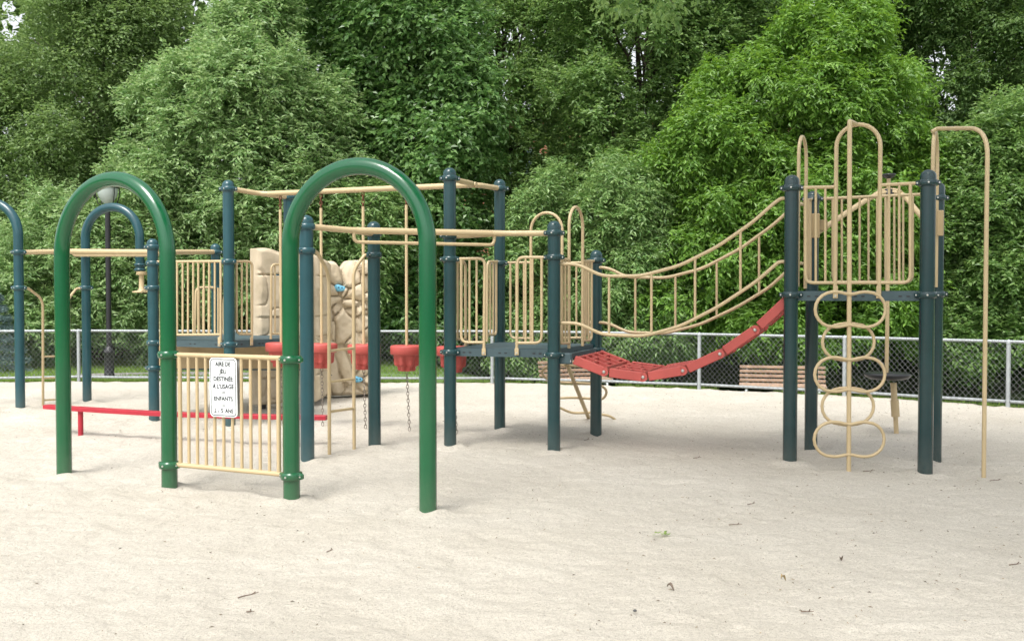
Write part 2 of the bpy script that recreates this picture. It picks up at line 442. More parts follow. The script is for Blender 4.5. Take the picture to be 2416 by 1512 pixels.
blades('lawn_grass', 'rough green lawn beyond the chain link fence at left', np.stack([bx, by, ground_z(bx, by)], -1), .07, .02, M['grass'])
n = 9000; bx = rng.uniform(-13, 9.5, n); by = fence_y(bx)+.02+np.abs(rng.normal(.10, .09, n))
kk = vnoise(bx*1.3, by*0, 21) > -.22; bx, by = bx[kk], by[kk]
blades('fence_grass', 'low fringe of grass and weeds along the foot of the chain link fence', np.stack([bx, by, np.full(len(bx), -.03)], -1), .07, .015, M['grass'])

# ------------------------------------------------------------------ post with clamps
PR = .0635
def add_post(parent, key, cap_y, rings, mat, base=-.35, xtop=None, lug_dirs=None):
    x, s = POST[key]; X, Y = XY[key]
    ztop = at(x, cap_y, Y).z if cap_y is not None else None
    b = MB(); b.tube([(X, Y, base), (X, Y, ztop-.13)], PR, 22, True); p = b.build('post', mat, parent)
    b = MB(); prof = [(PR+.004, ztop-.135), (PR+.005, ztop-.06)]
    for i in range(1, 7):
        a = i/6*PI/2; prof.append(((PR+.005)*math.cos(a) if i < 6 else .004, ztop-.06+.06*math.sin(a)))
    b.lathe(prof, (X, Y, 0), 22); b.build('post_cap', mat, p)
    for i, ry in enumerate(rings):
        clamp(p, X, Y, at(x, ry, Y).z, mat, (lug_dirs or {}).get(i, 0.0))
    return p
def clamp(p, X, Y, z, mat, ang=0.0, R=PR):
    b = MB()
    b.lathe([(R+.001, z-.030), (R+.014, z-.026), (R+.019, z-.010), (R+.019, z+.010), (R+.014, z+.026), (R+.001, z+.030)], (X, Y, 0), 22)
    for a in (ang, ang+PI):
        d = Vector((math.cos(a), math.sin(a), 0)); q = Vector((X, Y, z))+d*(R+.014)
        b.box(q+d*.009, (.036, .038, .042), a, bev=.008)
    c = b.build('clamp', mat, p)
    for a in (-PI/2-.35, ):
        b = MB(); d = Vector((math.cos(a), math.sin(a), 0)); q = Vector((X, Y, z))+d*(R+.017)
        b.tube([q, q+d*.006], .008, 8); b.build('bolt', M['bolt'], p)
    for a in (ang, ang+PI):
        d = Vector((math.cos(a), math.sin(a), 0)); e = Vector((-d.y, d.x, 0))
        if e.y > 0: e = -e
        q = Vector((X, Y, z))+d*(R+.026)+e*.019
        b = MB(); b.tube([q, q+e*.004], .007, 8); b.build('bolt', M['bolt'], p)
    return c

# ------------------------------------------------------------------ green arches
def arch(name, label, cat, k0, k1, ztop, r, mat, clamps=(), z_end=-.35, z_end1=None, group=None, blend=None):
    (x0, y0), (x1, y1) = k0, k1
    t = thing(name, label, cat, ((x0+x1)/2, (y0+y1)/2, 0), group)
    w = math.hypot(x1-x0, y1-y0); R = w/2; zs = ztop-r-R
    e = Vector(((x1-x0)/w, (y1-y0)/w, 0)); c = Vector(((x0+x1)/2, (y0+y1)/2, zs))
    pts = [(x0, y0, z_end), (x0, y0, zs*.5), (x0, y0, zs)]
    for i in range(1, 40): a = PI-PI*i/40; pts.append(c+e*(R*math.cos(a))+Vector((0, 0, R*math.sin(a))))
    pts += [(x1, y1, zs), (x1, y1, zs*.5 if z_end1 is None else (zs+z_end1)/2), (x1, y1, z_end if z_end1 is None else z_end1)]
    b = MB(); b.tube(pts, r, 26); tb = b.build('arch_tube', mat, t)
    for (kx, ky), z, ang in clamps: clamp(tb, kx, ky, z, mat, ang)
    return t
gd = math.atan2(XY['g3'][1]-XY['g2'][1], XY['g3'][0]-XY['g2'][0])
z1 = at(273, 405, (XY['g1'][1]+XY['g2'][1])/2).z; z2 = at(860, 372, (XY['g3'][1]+XY['g4'][1])/2).z
arch('green_arch', 'glossy green tube arch farther from the camera, framing the blue arch and lamp', 'arch', XY['g1'], XY['g2'], z1, .0625, M['green'],
     [(XY['g2'], at(397, 836, XY['g2'][1]).z, gd), (XY['g2'], at(397, 1096, XY['g2'][1]).z, gd)], group='green arches of the entrance')
arch('green_arch', 'glossy green tube arch nearest the camera, framing the ladder and pods', 'arch', XY['g3'], XY['g4'], z2, .0625, M['green'],
     [(XY['g3'], at(686, 848, XY['g3'][1]).z, gd), (XY['g3'], at(686, 1122, XY['g3'][1]).z, gd)], group='green arches of the entrance')

# gate panel
P0, P1 = XY['g2'], XY['g3']; mid = ((P0[0]+P1[0])/2, (P0[1]+P1[1])/2, 0)
gp = thing('gate_panel', 'tan barred panel clamped between the two green arches', 'railing', mid)
L = math.hypot(P1[0]-P0[0], P1[1]-P0[1]); eg = Vector((P1[0]-P0[0], P1[1]-P0[1], 0)).normalized(); g0 = Vector((P0[0], P0[1], 0))
zt, zb = 1.048, .180
one(lambda b: b.tube([g0+eg*.085+Vector((0, 0, zt)), g0+eg*(L-.085)+Vector((0, 0, zt))], .019, 12), 'rail', M['tan'], gp)
one(lambda b: b.tube([g0+eg*.085+Vector((0, 0, zb)), g0+eg*(L-.085)+Vector((0, 0, zb))], .019, 12), 'rail', M['tan'], gp)
for i in range(12):
    t = .115+(L-.23)*i/11; rr = .0165 if i in (0, 11) else .0125
    one(lambda b: b.tube([g0+eg*t+Vector((0, 0, zb)), g0+eg*t+Vector((0, 0, zt))], rr, 10), 'bar', M['tan'], gp)

# sign on the gate
nrm = Vector((eg.y, -eg.x, 0))
sc_ = onp(533.5, 913, P0, P1)+nrm*.028
sg = thing('sign', 'white age notice with black border and French wording on the tan gate panel', 'sign', (sc_.x, sc_.y, sc_.z))
SW, SH = .262, .452
def rrect(w, h, r, n=6):
    p = []
    for cx, cy, a0 in ((w/2-r, h/2-r, 0), (-w/2+r, h/2-r, PI/2), (-w/2+r, -h/2+r, PI), (w/2-r, -h/2+r, 1.5*PI)):
        for i in range(n+1): a = a0+PI/2*i/n; p.append((cx+r*math.cos(a), cy+r*math.sin(a)))
    return p
tilt = .012
def splace(u, w_, d): # sign plane
    return sc_+eg*(u*math.cos(tilt)-w_*math.sin(tilt))+Vector((0, 0, w_*math.cos(tilt)+u*math.sin(tilt)))+nrm*d
def plate(b, poly, d0, d1):
    n = len(poly)
    b.add([splace(u, w_, d1) for u, w_ in poly], [tuple(range(n))], False)
    b.add([splace(u, w_, d0) for u, w_ in poly], [tuple(range(n-1, -1, -1))], False)
    b.add([splace(u, w_, d) for d in (d0, d1) for u, w_ in poly], [(i, (i+1) % n, n+(i+1) % n, n+i) for i in range(n)], False)
one(lambda b: plate(b, rrect(SW, SH, .032), 0, .004), 'plate', M['signwhite'], sg)
one(lambda b: plate(b, [(u+.006, w_-.002) for u, w_ in rrect(SW-.004, SH-.012, .03)], -.045, -.035), 'back_plate', M['signback'], sg)
def ringp(b):
    a = rrect(SW-.018, SH-.018, .027); c = rrect(SW-.030, SH-.030, .022); n = len(a)
    vs = [splace(u, w_, .0056) for u, w_ in a]+[splace(u, w_, .0056) for u, w_ in c]
    b.add(vs, [(i, (i+1) % n, n+(i+1) % n, n+i) for i in range(n)], False)
one(ringp, 'border', M['ink'], sg)
def text_line(body, size, w_, mat, b, mi, width=None, x0=0.0, off=.0012):
    cu = bpy.data.curves.new('t', 'FONT'); cu.body = body; cu.size = size; cu.align_x = 'CENTER'; cu.align_y = 'BOTTOM_BASELINE'; cu.resolution_u = 3; cu.offset = off
    ob = bpy.data.objects.new('t', cu); C.objects.link(ob)
    dg = bpy.context.evaluated_depsgraph_get(); me_ = bpy.data.meshes.new_from_object(ob.evaluated_get(dg))
    xs_ = [q.co.x for q in me_.vertices]; k_ = 1.0 if width is None else width/(max(xs_)-min(xs_))
    b.cur = mi
    b.add([splace(x0+q.co.x*k_, w_+q.co.y, .0060) for q in me_.vertices], [tuple(p.vertices) for p in me_.polygons], False)
    bpy.data.objects.remove(ob); bpy.data.curves.remove(cu); bpy.data.meshes.remove(me_)
b = MB()
H2 = SH/2
def wy(ypx): return H2-(ypx-135)/(1360-135)*SH   # rows read off an enlargement
for body, yb, w_, hpx, mi in (('AIRE DE', 303, .147, 85, 0), ('JÊU', 462, .070, 82, 0), ('DESTINÉE', 612, .186, 85, 0), ("À L'USAGE", 768, .206, 86, 0),
                            ('DES', 868, .040, 38, 1), ('ENFANTS', 1020, .182, 84, 0), ('DE', 1140, .026, 36, 1)):
    text_line(body, hpx/(1225)*SH/.70, wy(yb), None, b, mi, w_)
for body, x0_, wd_, hp_, of_ in (('2', -.080, .024, 88, .0008), ('À', -.047, .016, 46, .0004), ('5', -.013, .024, 88, .0008), ('ANS', .055, .080, 84, .0012)):
    text_line(body, hp_/1225*SH/.70, wy(1270), None, b, 0, wd_, x0_, of_)
b.build('lettering', [M['ink'], M['inkgrey']], sg)

# ------------------------------------------------------------------ railings
def panel(parent, pts_frame, bars, y_top, y_bot, p0, p1, r=.0155, rb=.0115, name='railing'):
    """pts_frame: list of (vx,vy) polylines on plane p0-p1; bars: vx list"""
    b = MB()
    for pl, rr in pts_frame:
        b.tube(fillet([onp(x, y, p0, p1) for x, y in pl], .07), rr, 10)
    for x in bars:
        yt = y_top(x) if callable(y_top) else y_top; yb = y_bot(x) if callable(y_bot) else y_bot
        b.tube([onp(x, yt, p0, p1), onp(x, yb, p0, p1)], rb, 8)
    return b.build(name, M['tan'], parent)
def loop_pts(xl, xr, yapex, yl, yr, p0, p1, n=14):
    """inverted U on a vertical plane; legs end at yl, yr"""
    a = onp(xl, yl, p0, p1); c = onp(xr, yr, p0, p1); ap = onp((xl+xr)/2, yapex, p0, p1)
    e = Vector((c.x-a.x, c.y-a.y, 0)); w = e.length; e.normalize(); R = w/2; m = Vector(((a.x+c.x)/2, (a.y+c.y)/2, 0))
    zs = ap.z-R*1.05
    pts = [a, Vector((a.x, a.y, zs))]
    for i in range(1, n): q = PI-PI*i/n; pts.append(m+e*(R*math.cos(q))+Vector((0, 0, zs+R*1.05*math.sin(q))))
    pts += [Vector((c.x, c.y, zs)), c]
    return pts
def hand_loop(parent, *a, r=.0165):
    b = MB(); b.tube(loop_pts(*a), r, 10); return b.build('hand_loop', M['tan'], parent)
def tab(parent, x, y0_, y1_, p0, p1):
    a, c = onp(x, y0_, p0, p1), onp(x, y1_, p0, p1)
    e = Vector((p1[0]-p0[0], p1[1]-p0[1], 0)).normalized(); nn = Vector((e.y, -e.x, 0))
    if nn.y > 0: nn = -nn
    b = MB(); b.box((a+c)/2+nn*.012, (.042, .010, abs(a.z-c.z)), axes=(e, nn, Vector((0, 0, 1))), bev=.003)
    o = b.build('mounting_tab', M['tan'], parent)
    q = Vector((c.x, c.y, c.z+.022))+nn*.018
    one(lambda b: b.tube([q, q+nn*.006], .010, 8), 'bolt', M['bolt'], o)
    return o
def deck(parent, poly, ztop, th=.078, name='deck'):
    b = MB(); b.prism(poly, ztop-.012, ztop)
    n = len(poly); c = (sum(p[0] for p in poly)/n, sum(p[1] for p in poly)/n)
    # fascia boards
    for i in range(n):
        p, q = Vector((*poly[i], 0)), Vector((*poly[(i+1) % n], 0)); d = (q-p); l = d.length; d.normalize(); nn = Vector((d.y, -d.x, 0))
        m_ = (p+q)/2
        b.box(m_+nn*.006+Vector((0, 0, ztop-.004-th/2)), (l, .012, th), axes=(d, nn, Vector((0, 0, 1))))
    b.cur = 1
    for i in range(n):   # slots in the fascia
        p, q = Vector((*poly[i], 0)), Vector((*poly[(i+1) % n], 0)); d = (q-p); l = d.length; d.normalize(); nn = Vector((d.y, -d.x, 0))
        if nn.y > .2: continue
        for t in (.12, .18, .48, .54, .82, .88):
            b.box(p+d*(l*t)+nn*.0125+Vector((0, 0, ztop-.004-th*.52)), (.028, .003, .012), axes=(d, nn, Vector((0, 0, 1))))
    o = b.build(name, [M['deck'], M['black']], parent)
    return o
def inset(keys, g=.05):
    P = [XY[k] for k in keys]; cx = sum(p[0] for p in P)/len(P); cy = sum(p[1] for p in P)/len(P); out = []
    for p in P:
        d = math.hypot(p[0]-cx, p[1]-cy); out.append((cx+(p[0]-cx)*(1-g/d), cy+(p[1]-cy)*(1-g/d)))
    return out
def ang(k0, k1): return math.atan2(XY[k1][1]-XY[k0][1], XY[k1][0]-XY[k0][0])

# ================= right (tall) tower
tw = thing('play_tower', 'tall shaded teal tower with the highest deck and three tan hand loops', 'play tower', ((XY['A'][0]+XY['D'][0])/2, (XY['A'][1]+XY['D'][1])/2, 0), 'deck towers of the play structure')
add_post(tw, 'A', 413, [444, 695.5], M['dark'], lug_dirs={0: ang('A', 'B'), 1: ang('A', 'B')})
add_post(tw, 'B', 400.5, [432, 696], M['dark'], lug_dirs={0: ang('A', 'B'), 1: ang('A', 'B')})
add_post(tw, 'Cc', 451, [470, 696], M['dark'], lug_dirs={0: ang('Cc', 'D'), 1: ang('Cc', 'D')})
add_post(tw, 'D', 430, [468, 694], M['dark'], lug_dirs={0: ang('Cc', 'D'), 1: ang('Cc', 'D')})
deck(tw, inset(['A', 'B', 'D', 'Cc'], .03), 1.553, .085)
def z3(x, y): return ((1930+x/3.15)*.94375, (280+y/3.15)*.94375)
pA, pB, pC, pD = XY['A'], XY['B'], XY['Cc'], XY['D']
fr = lambda l: [z3(*q) for q in l]
topl = lambda x: (280+((595+(x/.94375-1930)*3.15*(-.033)+8)/3.15))*.94375
panel(tw, [(fr([(225, 597), (490, 591)]), .0155), (fr([(262, 600), (262, 1345), (497, 1345)]), .0155)], [z3(345, 0)[0], z3(420, 0)[0]],
      z3(0, 596)[1], z3(0, 1345)[1], pA, pB)
panel(tw, [(fr([(850, 577), (1130, 562)]), .0155), (fr([(497, 1345), (1090, 1345), (1090, 568)]), .0155)], [z3(922, 0)[0], z3(1002, 0)[0]],
      z3(0, 572)[1], z3(0, 1345)[1], pA, pB)
hand_loop(tw, z3(497, 0)[0], z3(842, 0)[0], z3(0, 100)[1], z3(0, 1440)[1], z3(0, 1440)[1], pA, pB, r=.0185)
tab(tw, z3(500, 0)[0], z3(0, 1370)[1], z3(0, 1468)[1], pA, pB); tab(tw, z3(840, 0)[0], z3(0, 1370)[1], z3(0, 1468)[1], pA, pB)
# back panel
bx_ = [z3(q, 0)[0] for q in (550, 620, 690, 760, 828, 893, 963, 1033)]
panel(tw, [(fr([(405, 684), (1200, 648)]), .0155), (fr([(480, 690), (480, 1340), (1105, 1340), (1105, 655)]), .0155)], bx_, z3(0, 668)[1], z3(0, 1340)[1], pC, pD)
# sides
hand_loop(tw, z3(203, 0)[0], z3(262, 0)[0], z3(0, 190)[1], z3(0, 1375)[1], z3(0, 1390)[1], pA, pC, r=.0165)
panel(tw, [(fr([(216, 728), (255, 728)]), .0145), (fr([(216, 1194), (255, 1194)]), .0145), (fr([(285, 690), (285, 1335), (322, 1335), (322, 690), (285, 690)]), .012)], [z3(303, 0)[0]], z3(0, 690)[1], z3(0, 1335)[1], pA, pC)
hl = onp(*z3(1258, 0), pB, pD)
hand_loop(tw, z3(1256, 0)[0], z3(1291, 0)[0], z3(0, 128)[1], z3(0, 1400)[1], z3(0, 1380)[1], pB, pD, r=.0175)
# slide-pole bar from the top of that loop
A0 = onp(*z3(1276, 132), pB, pD); B0 = at(*z3(1700, 260), XY['B'][1]-.17); yb = B0.y
b = MB(); px_, py_ = at(2321, 1123, 8.5).x, 8.5
b.tube(fillet([A0+Vector((-.02, .0, -.03)), A0+Vector((.03, 0, 0)), Vector((at(*z3(1700, 128), 8.5).x, 8.5, at(*z3(1650, 128), 8.5).z)), Vector((at(*z3(1692, 600), 8.5).x, 8.5, at(*z3(1692, 800), 8.5).z)), Vector((px_, py_, -.3))], .24, 8), .0185, 12)
sp = thing('slide_pole', 'tall tan fireman pole bent over at the top beside the dark tower', 'pole', (px_, py_, 0)); b.build('bent_pole', M['tan'], sp)
ca_ = A0+Vector((.03, 0, 0)); cb_ = Vector((at(*z3(1700, 128), 8.5).x, 8.5, at(*z3(1650, 128), 8.5).z)); cd_ = (cb_-ca_).normalized()
one(lambda b: b.tube([ca_.lerp(cb_, .36), ca_.lerp(cb_, .36)+cd_*.05], .0205, 12), 'joint_sleeve', M['tan'], sp)

# loop climber in front
cp = thing('loop_climber', 'tan vertical climber of stacked oval loops on a central pole at the tall tower', 'climber', (at(2003.5, 1110, 8.68).x, 8.68, 0))
yb_ = 8.68
cb = at(2003, 1110, yb_); ct = at(*z3(612, 62), yb_+.02); lo = onp(*z3(668, 102), pA, pB)
b = MB(); b.tube(fillet([Vector((cb.x, cb.y, -.3)), Vector((ct.x, ct.y, ct.z-.02)), Vector((ct.x+.02, ct.y+.06, ct.z+.0)), lo+Vector((0, 0, .0))], .05, 6), .020, 12)
b.build('centre_pole', M['tan'], cp)
def stadium(cx, cy, z0, z1, hw, d0, d1, tw_=0.0, n=10):
    R = (z1-z0)/2*.98; pts = []; zc = (z0+z1)/2; st = hw-R
    e = Vector((1, 0, 0))
    def q(u, z): f = (z-z0)/(z1-z0); return Vector((cx+u, cy+d0+(d1-d0)*f+tw_*u, z))
    def add(u0, u1, z, k):
        for i in range(k): u = u0+(u1-u0)*i/k; pts.append(q(u, z+(0)))
    add(-st, st, z1, 8)
    for i in range(n): a = PI/2-PI*i/n; pts.append(q(st+R*math.cos(a), zc+R*math.sin(a)))
    add(st, -st, z0, 8)
    for i in range(n): a = -PI/2-PI*i/n; pts.append(q(-st+R*math.cos(a), zc+R*math.sin(a)))
    return pts
jy = [691.8, 768, 846, 920, 998, 1073]
for i in range(5):
    zt_, zb__ = at(2003, jy[i], yb_).z, at(2003, jy[i+1], yb_).z
    wide = i % 2 == 0
    hw = .306 if wide else .227
    pts = stadium(at(2003.5, 900, yb_).x, yb_, zb__-(.012 if wide else .012), zt_+(.012 if wide else .012), hw, (-.014 if wide else .030), (-.014 if wide else .030)*(1 if wide else 1), 0)
    # pinch towards the pole at the middle of the straight runs
    q = []
    zm = (zt_+zb__)/2
    for p in pts:
        u = abs(p.x-at(2003.5, 900, yb_).x)/hw; k_ = max(0, 1-u/.38); k_ = k_*k_*(3-2*k_)
        z = p.z+(-.022 if p.z > zm else .018)*k_*(1 if wide else -.3)
        q.append(Vector((p.x, p.y+(-p.y+yb_)*k_*.6, z)))
    b = MB(); b.tube(q, .0142, 9, closed=True); b.build('loop_rung', M['tan'], cp)

# spinner seat behind
sY = 10.9
spn = thing('spinner', 'round black standing seat on a tan pole behind the tall tower', 'spinner seat', (at(2115, 1023, sY).x, sY, 0))
def P2(x, y, Y=sY): return at((1930+x/3.023)*.94375, (700+y/3.023)*.94375, Y)
def P1_(x, y, Y=sY): return at((1930+x/3.15)*.94375, (280+y/3.15)*.94375, Y)
b = MB(); b.tube([P1_(920, 505), P1_(915, 640), P2(872, 300), P2(866, 700)], .021, 12); b.build('upper_pole', M['tan'], spn)
sc2 = P2(873, 728); b = MB()
b.lathe([(.10, -.036), (.19, -.026), (.235, -.004), (.247, .020), (.245, .028), (.230, .036), (.06, .037), (.055, .042), (.03, .043)], sc2, 36); b.build('seat', M['seatblack'], spn)
b = MB(); b.tube([P2(918, 775), P2(925, 910)], .034, 14); b.tube([P2(926, 905), P2(934, 1030)], .045, 14); b.tube([P2(934, 1025), P2(940, 1155), P2(941, 1230)], .026, 12); b.build('lower_pole', M['tan'], spn)
tc_ = P1_(920, 498); b = MB(); b.lathe([(.02, -.04), (.062, -.02), (.074, .0), (.070, .012), (.03, .016)], tc_, 20); b.build('cap', M['seatblack'], spn)
hb = P1_(915, 632); b = MB(); b.lathe([(.03, -.05), (.06, -.045), (.06, -.01), (.045, .0), (.045, .03), (.03, .035)], hb, 18); b.build('bearing', M['black'], spn)
arm = [P1_(345, 955, 10.05), P1_(375, 938, 10.1), P1_(640, 760, 10.5), P1_(780, 675, 10.75), P1_(880, 640, 10.88), P1_(985, 637, 10.88), P1_(1050, 672, 10.75), P1_(1165, 810, 10.3), P1_(1290, 945, 9.75)]
b = MB(); b.tube(smooth_path(arm, 5), .028, 12); b.build('overhead_arm', M['tan'], spn)
arm2 = [P1_(800, 655, 10.8), P1_(870, 618, 10.9), P1_(960, 612, 10.9), P1_(1020, 632, 10.82)]
b = MB(); b.tube(smooth_path(arm2, 5), .018, 10); b.build('arm_brace', M['tan'], spn)
for (x0_, x1_, y0_, y1_, Yp) in ((312, 375, 800, 992, 9.93), (372, 436, 850, 935, 10.05), (1300, 1350, 775, 975, 9.50)):
    a, c = P1_(x0_, y0_, Yp), P1_(x1_, y1_, Yp)
    b = MB(); b.box((a+c)/2, (abs(a.x-c.x), .02, abs(a.z-c.z)), bev=.006); b.build('mounting_plate', M['under'], spn)

# ================= middle tower
tm = thing('play_tower', 'teal tower with low deck and two tan hand loops between pod beam and red bridge', 'play tower', ((XY['E'][0]+XY['K'][0])/2, (XY['E'][1]+XY['K'][1])/2, 0), 'deck towers of the play structure')
add_post(tm, 'E', 396, [421.5, 556.5, 611.6, 830.5], M['teal'], lug_dirs={0: 0.2, 1: 0, 2: ang('E', 'G'), 3: ang('E', 'G')})
add_post(tm, 'F', 423, [445.5, 621, 818], M['teal'], lug_dirs={0: .1, 1: ang('F', 'K'), 2: 0})
add_post(tm, 'G', 521, [550, 607, 837], M['teal'], lug_dirs={0: 0.1, 1: ang('E', 'G'), 2: ang('E', 'G')})
add_post(tm, 'K', 590, [614.6, 825], M['teal'], lug_dirs={0: ang('F', 'K'), 1: ang('F', 'K')})
deck(tm, inset(['E', 'G', 'K', 'F'], .03), .985, .080)
pE, pF, pG, pK = XY['E'], XY['F'], XY['G'], XY['K']
def za(x, y): return ((1060+x/3.78)*.94375, (400+y/3.78)*.94375)
def zb_(x, y): return ((1060+x/4.087)*.94375, (780+y/4.087)*.94375)
panel(tm, [([za(325, 935), za(575, 930), (zb_(612, 0)[0], zb_(0, 400)[1])], .0155), ([(zb_(380, 0)[0], za(0, 940)[1]), (zb_(380, 0)[0], zb_(0, 310)[1]), (zb_(612, 0)[0], zb_(0, 310)[1])], .0145)],
      [za(430, 0)[0], za(497, 0)[0]], za(0, 932)[1], zb_(0, 306)[1], pE, pG)
tab(tm, zb_(614, 0)[0], zb_(0, 370)[1], zb_(0, 440)[1], pE, pG)
panel(tm, [([za(1140, 920), za(882, 920), (zb_(948, 0)[0], zb_(0, 400)[1])], .0155), ([(zb_(1203, 0)[0], za(0, 920)[1]), (zb_(1203, 0)[0], zb_(0, 315)[1]), (zb_(948, 0)[0], zb_(0, 315)[1])], .0145)],
      [za(960, 0)[0], za(1025, 0)[0]], za(0, 920)[1], zb_(0, 311)[1], pE, pG)
tab(tm, zb_(950, 0)[0], zb_(0, 370)[1], zb_(0, 440)[1], pE, pG)
# side towards the pods
panel(tm, [([(1069, 616), (1098, 618), (1099, 820)], .0155), ([(1071, 620), (1071, 800), (1098, 800)], .0135)], [1080, 1089], 618, 800, pE, pF)
panel(tm, [([(1178, 617.5), (1150, 617), (1149, 806)], .0150), ([(1171, 620), (1171, 790), (1149, 790)], .0130)], [1157, 1164], 618, 790, pE, pF)
# back side
panel(tm, [([(1183, 619.5), (1252, 619.5)], .0145), ([(1204, 620), (1204, 798), (1252, 798)], .0135)], [1218, 1236], 620, 798, pF, pK)
hand_loop(tm, 1252.5, 1326, 502, 808, 808, pF, pK, r=.0165)
panel(tm, [([(1326, 620.5), (1395, 619)], .0145), ([(1326, 797), (1384, 797), (1384, 620)], .0135)], [1343, 1360], 620, 797, pF, pK)
# bridge side
hand_loop(tm, 1342.4, 1374.4, 488.6, 822, 816, pG, pK, r=.0165)
panel(tm, [([(1313, 609), (1342, 612.5)], .0145), ([(1320, 611), (1320, 811), (1342, 809)], .0135)], [1327, 1334], 611, 811, pG, pK)
panel(tm, [([(1374, 616), (1400, 616)], .0145), ([(1396, 616), (1396, 802), (1374, 804)], .0135)], [1381, 1389], 616, 803, pG, pK)

# snake climber behind the middle tower
sn = thing('snake_climber', 'tan serpentine bar climber leaning on a pole behind the teal middle tower', 'climber', (at(1389, 989, 12.15).x, 12.15, 0))
q0, q1 = at(*zb_(1440, 480), 11.1), at(*zb_(1688, 1098), 12.1)
sl = (q1.y-q0.y)/(q0.z-q1.z)
def lean(x, y):
    d = ray(*zb_(x, y)); # plane Y = q0.y + sl*(q0.z - z)
    t = (q0.y+sl*(q0.z-EYE))/(d.y+sl*d.z); return Vector((d.x*t, d.y*t, EYE+d.z*t))
d_ = (q1-q0).normalized()
b = MB(); b.tube([q0-d_*.12, q1+d_*.35], .024, 12); b.build('leaning_pole', M['tan'], sn)
sp_ = [(1720, 566), (1640, 556), (1530, 548), (1330, 545), (1235, 575), (1208, 620), (1250, 675), (1400, 716), (1560, 722), (1740, 735), (1835, 768), (1862, 825), (1815, 885), (1690, 882), (1530, 872), (1385, 878), (1300, 900), (1305, 940), (1385, 974), (1500, 1022), (1600, 1028), (1700, 1025), (1810, 1043), (1890, 1058), (1950, 1095), (1980, 1130), (2000, 1160)]
b = MB(); b.tube(smooth_path([lean(*q)-Vector((0, .02, 0)) for q in sp_], 5), .0155, 9); b.build('serpentine_bar', M['tan'], sn)

# ================= suspension bridge
br = thing('rope_bridge', 'sagging bridge of red slotted plastic plates with tan bar handrails between two towers', 'bridge', ((pG[0]+pA[0])/2, (pG[1]+pK[1])/2, 0))
ndir = Vector((pA[0]-pG[0], pA[1]-pG[1], 0)).normalized(); inn = Vector((-ndir.y, ndir.x, 0))
near0, near1 = Vector((*pG, 0))+inn*.03, Vector((*pA, 0))+inn*.03
far0, far1 = Vector((*pK, 0))-inn*.03, Vector((*pC, 0))-inn*.03
N0, N1, F0, F1 = near0.xy, near1.xy, far0.xy, far1.xy
def hr(pts, p0, p1, nm='handrail', r=.0170): return one(lambda b: b.tube(fillet([onp(x, y, p0, p1) for x, y in pts], .09, 4), r, 10), nm, M['tan'], br)
nt_ = [(1318, 623), (1362, 623), (1420, 651.5), (1512, 651.2), (1604.4, 626.5), (1692, 582.6), (1775, 525.4), (1826.8, 479.3), (1842.6, 468.5), (1853, 468)]
nb_ = [(1318, 762), (1365, 762), (1419, 789), (1519.8, 793), (1607.5, 768.5), (1696, 723), (1784, 664.7), (1838, 617.5), (1853, 617.5)]
ft_ = [(1395, 631), (1433.6, 631), (1476.3, 653.4), (1572.9, 655.7), (1658.3, 633.2), (1746, 587.2), (1820, 534.3), (1850.4, 507.4), (1876, 482), (1893, 481)]
fb_ = [(1388, 760.4), (1432, 760.7), (1481, 783.9), (1568.8, 786.5), (1653.9, 764.6), (1742, 723), (1815.5, 678), (1849, 646.7), (1876, 622), (1893, 621.6)]
hr(nt_, N0, N1); hr(nb_, N0, N1); hr(ft_, F0, F1); hr(fb_, F0, F1)
def yint(pts, x):
    return float(np.interp(x, [p[0] for p in pts], [p[1] for p in pts]))
for x in (1437, 1537, 1640, 1747):
    one(lambda b: b.tube([onp(x, yint(nt_, x), N0, N1), onp(x, yint(nb_, x), N0, N1)], .0125, 8), 'baluster', M['tan'], br)
for x in (1499, 1593.5, 1691, 1791):
    one(lambda b: b.tube([onp(x, yint(ft_, x), F0, F1), onp(x, yint(fb_, x), F0, F1)], .0125, 8), 'baluster', M['tan'], br)
J = [(1343, 846), (1425, 879), (1517.7, 891.4), (1612, 876), (1700, 836), (1783, 779), (1868, 700)]
Jw = [onp(x, y, N0, N1) for x, y in J]
W = (far0-near0).dot(inn)
W2 = (far1-near1).dot(inn); W = (W+W2)/2
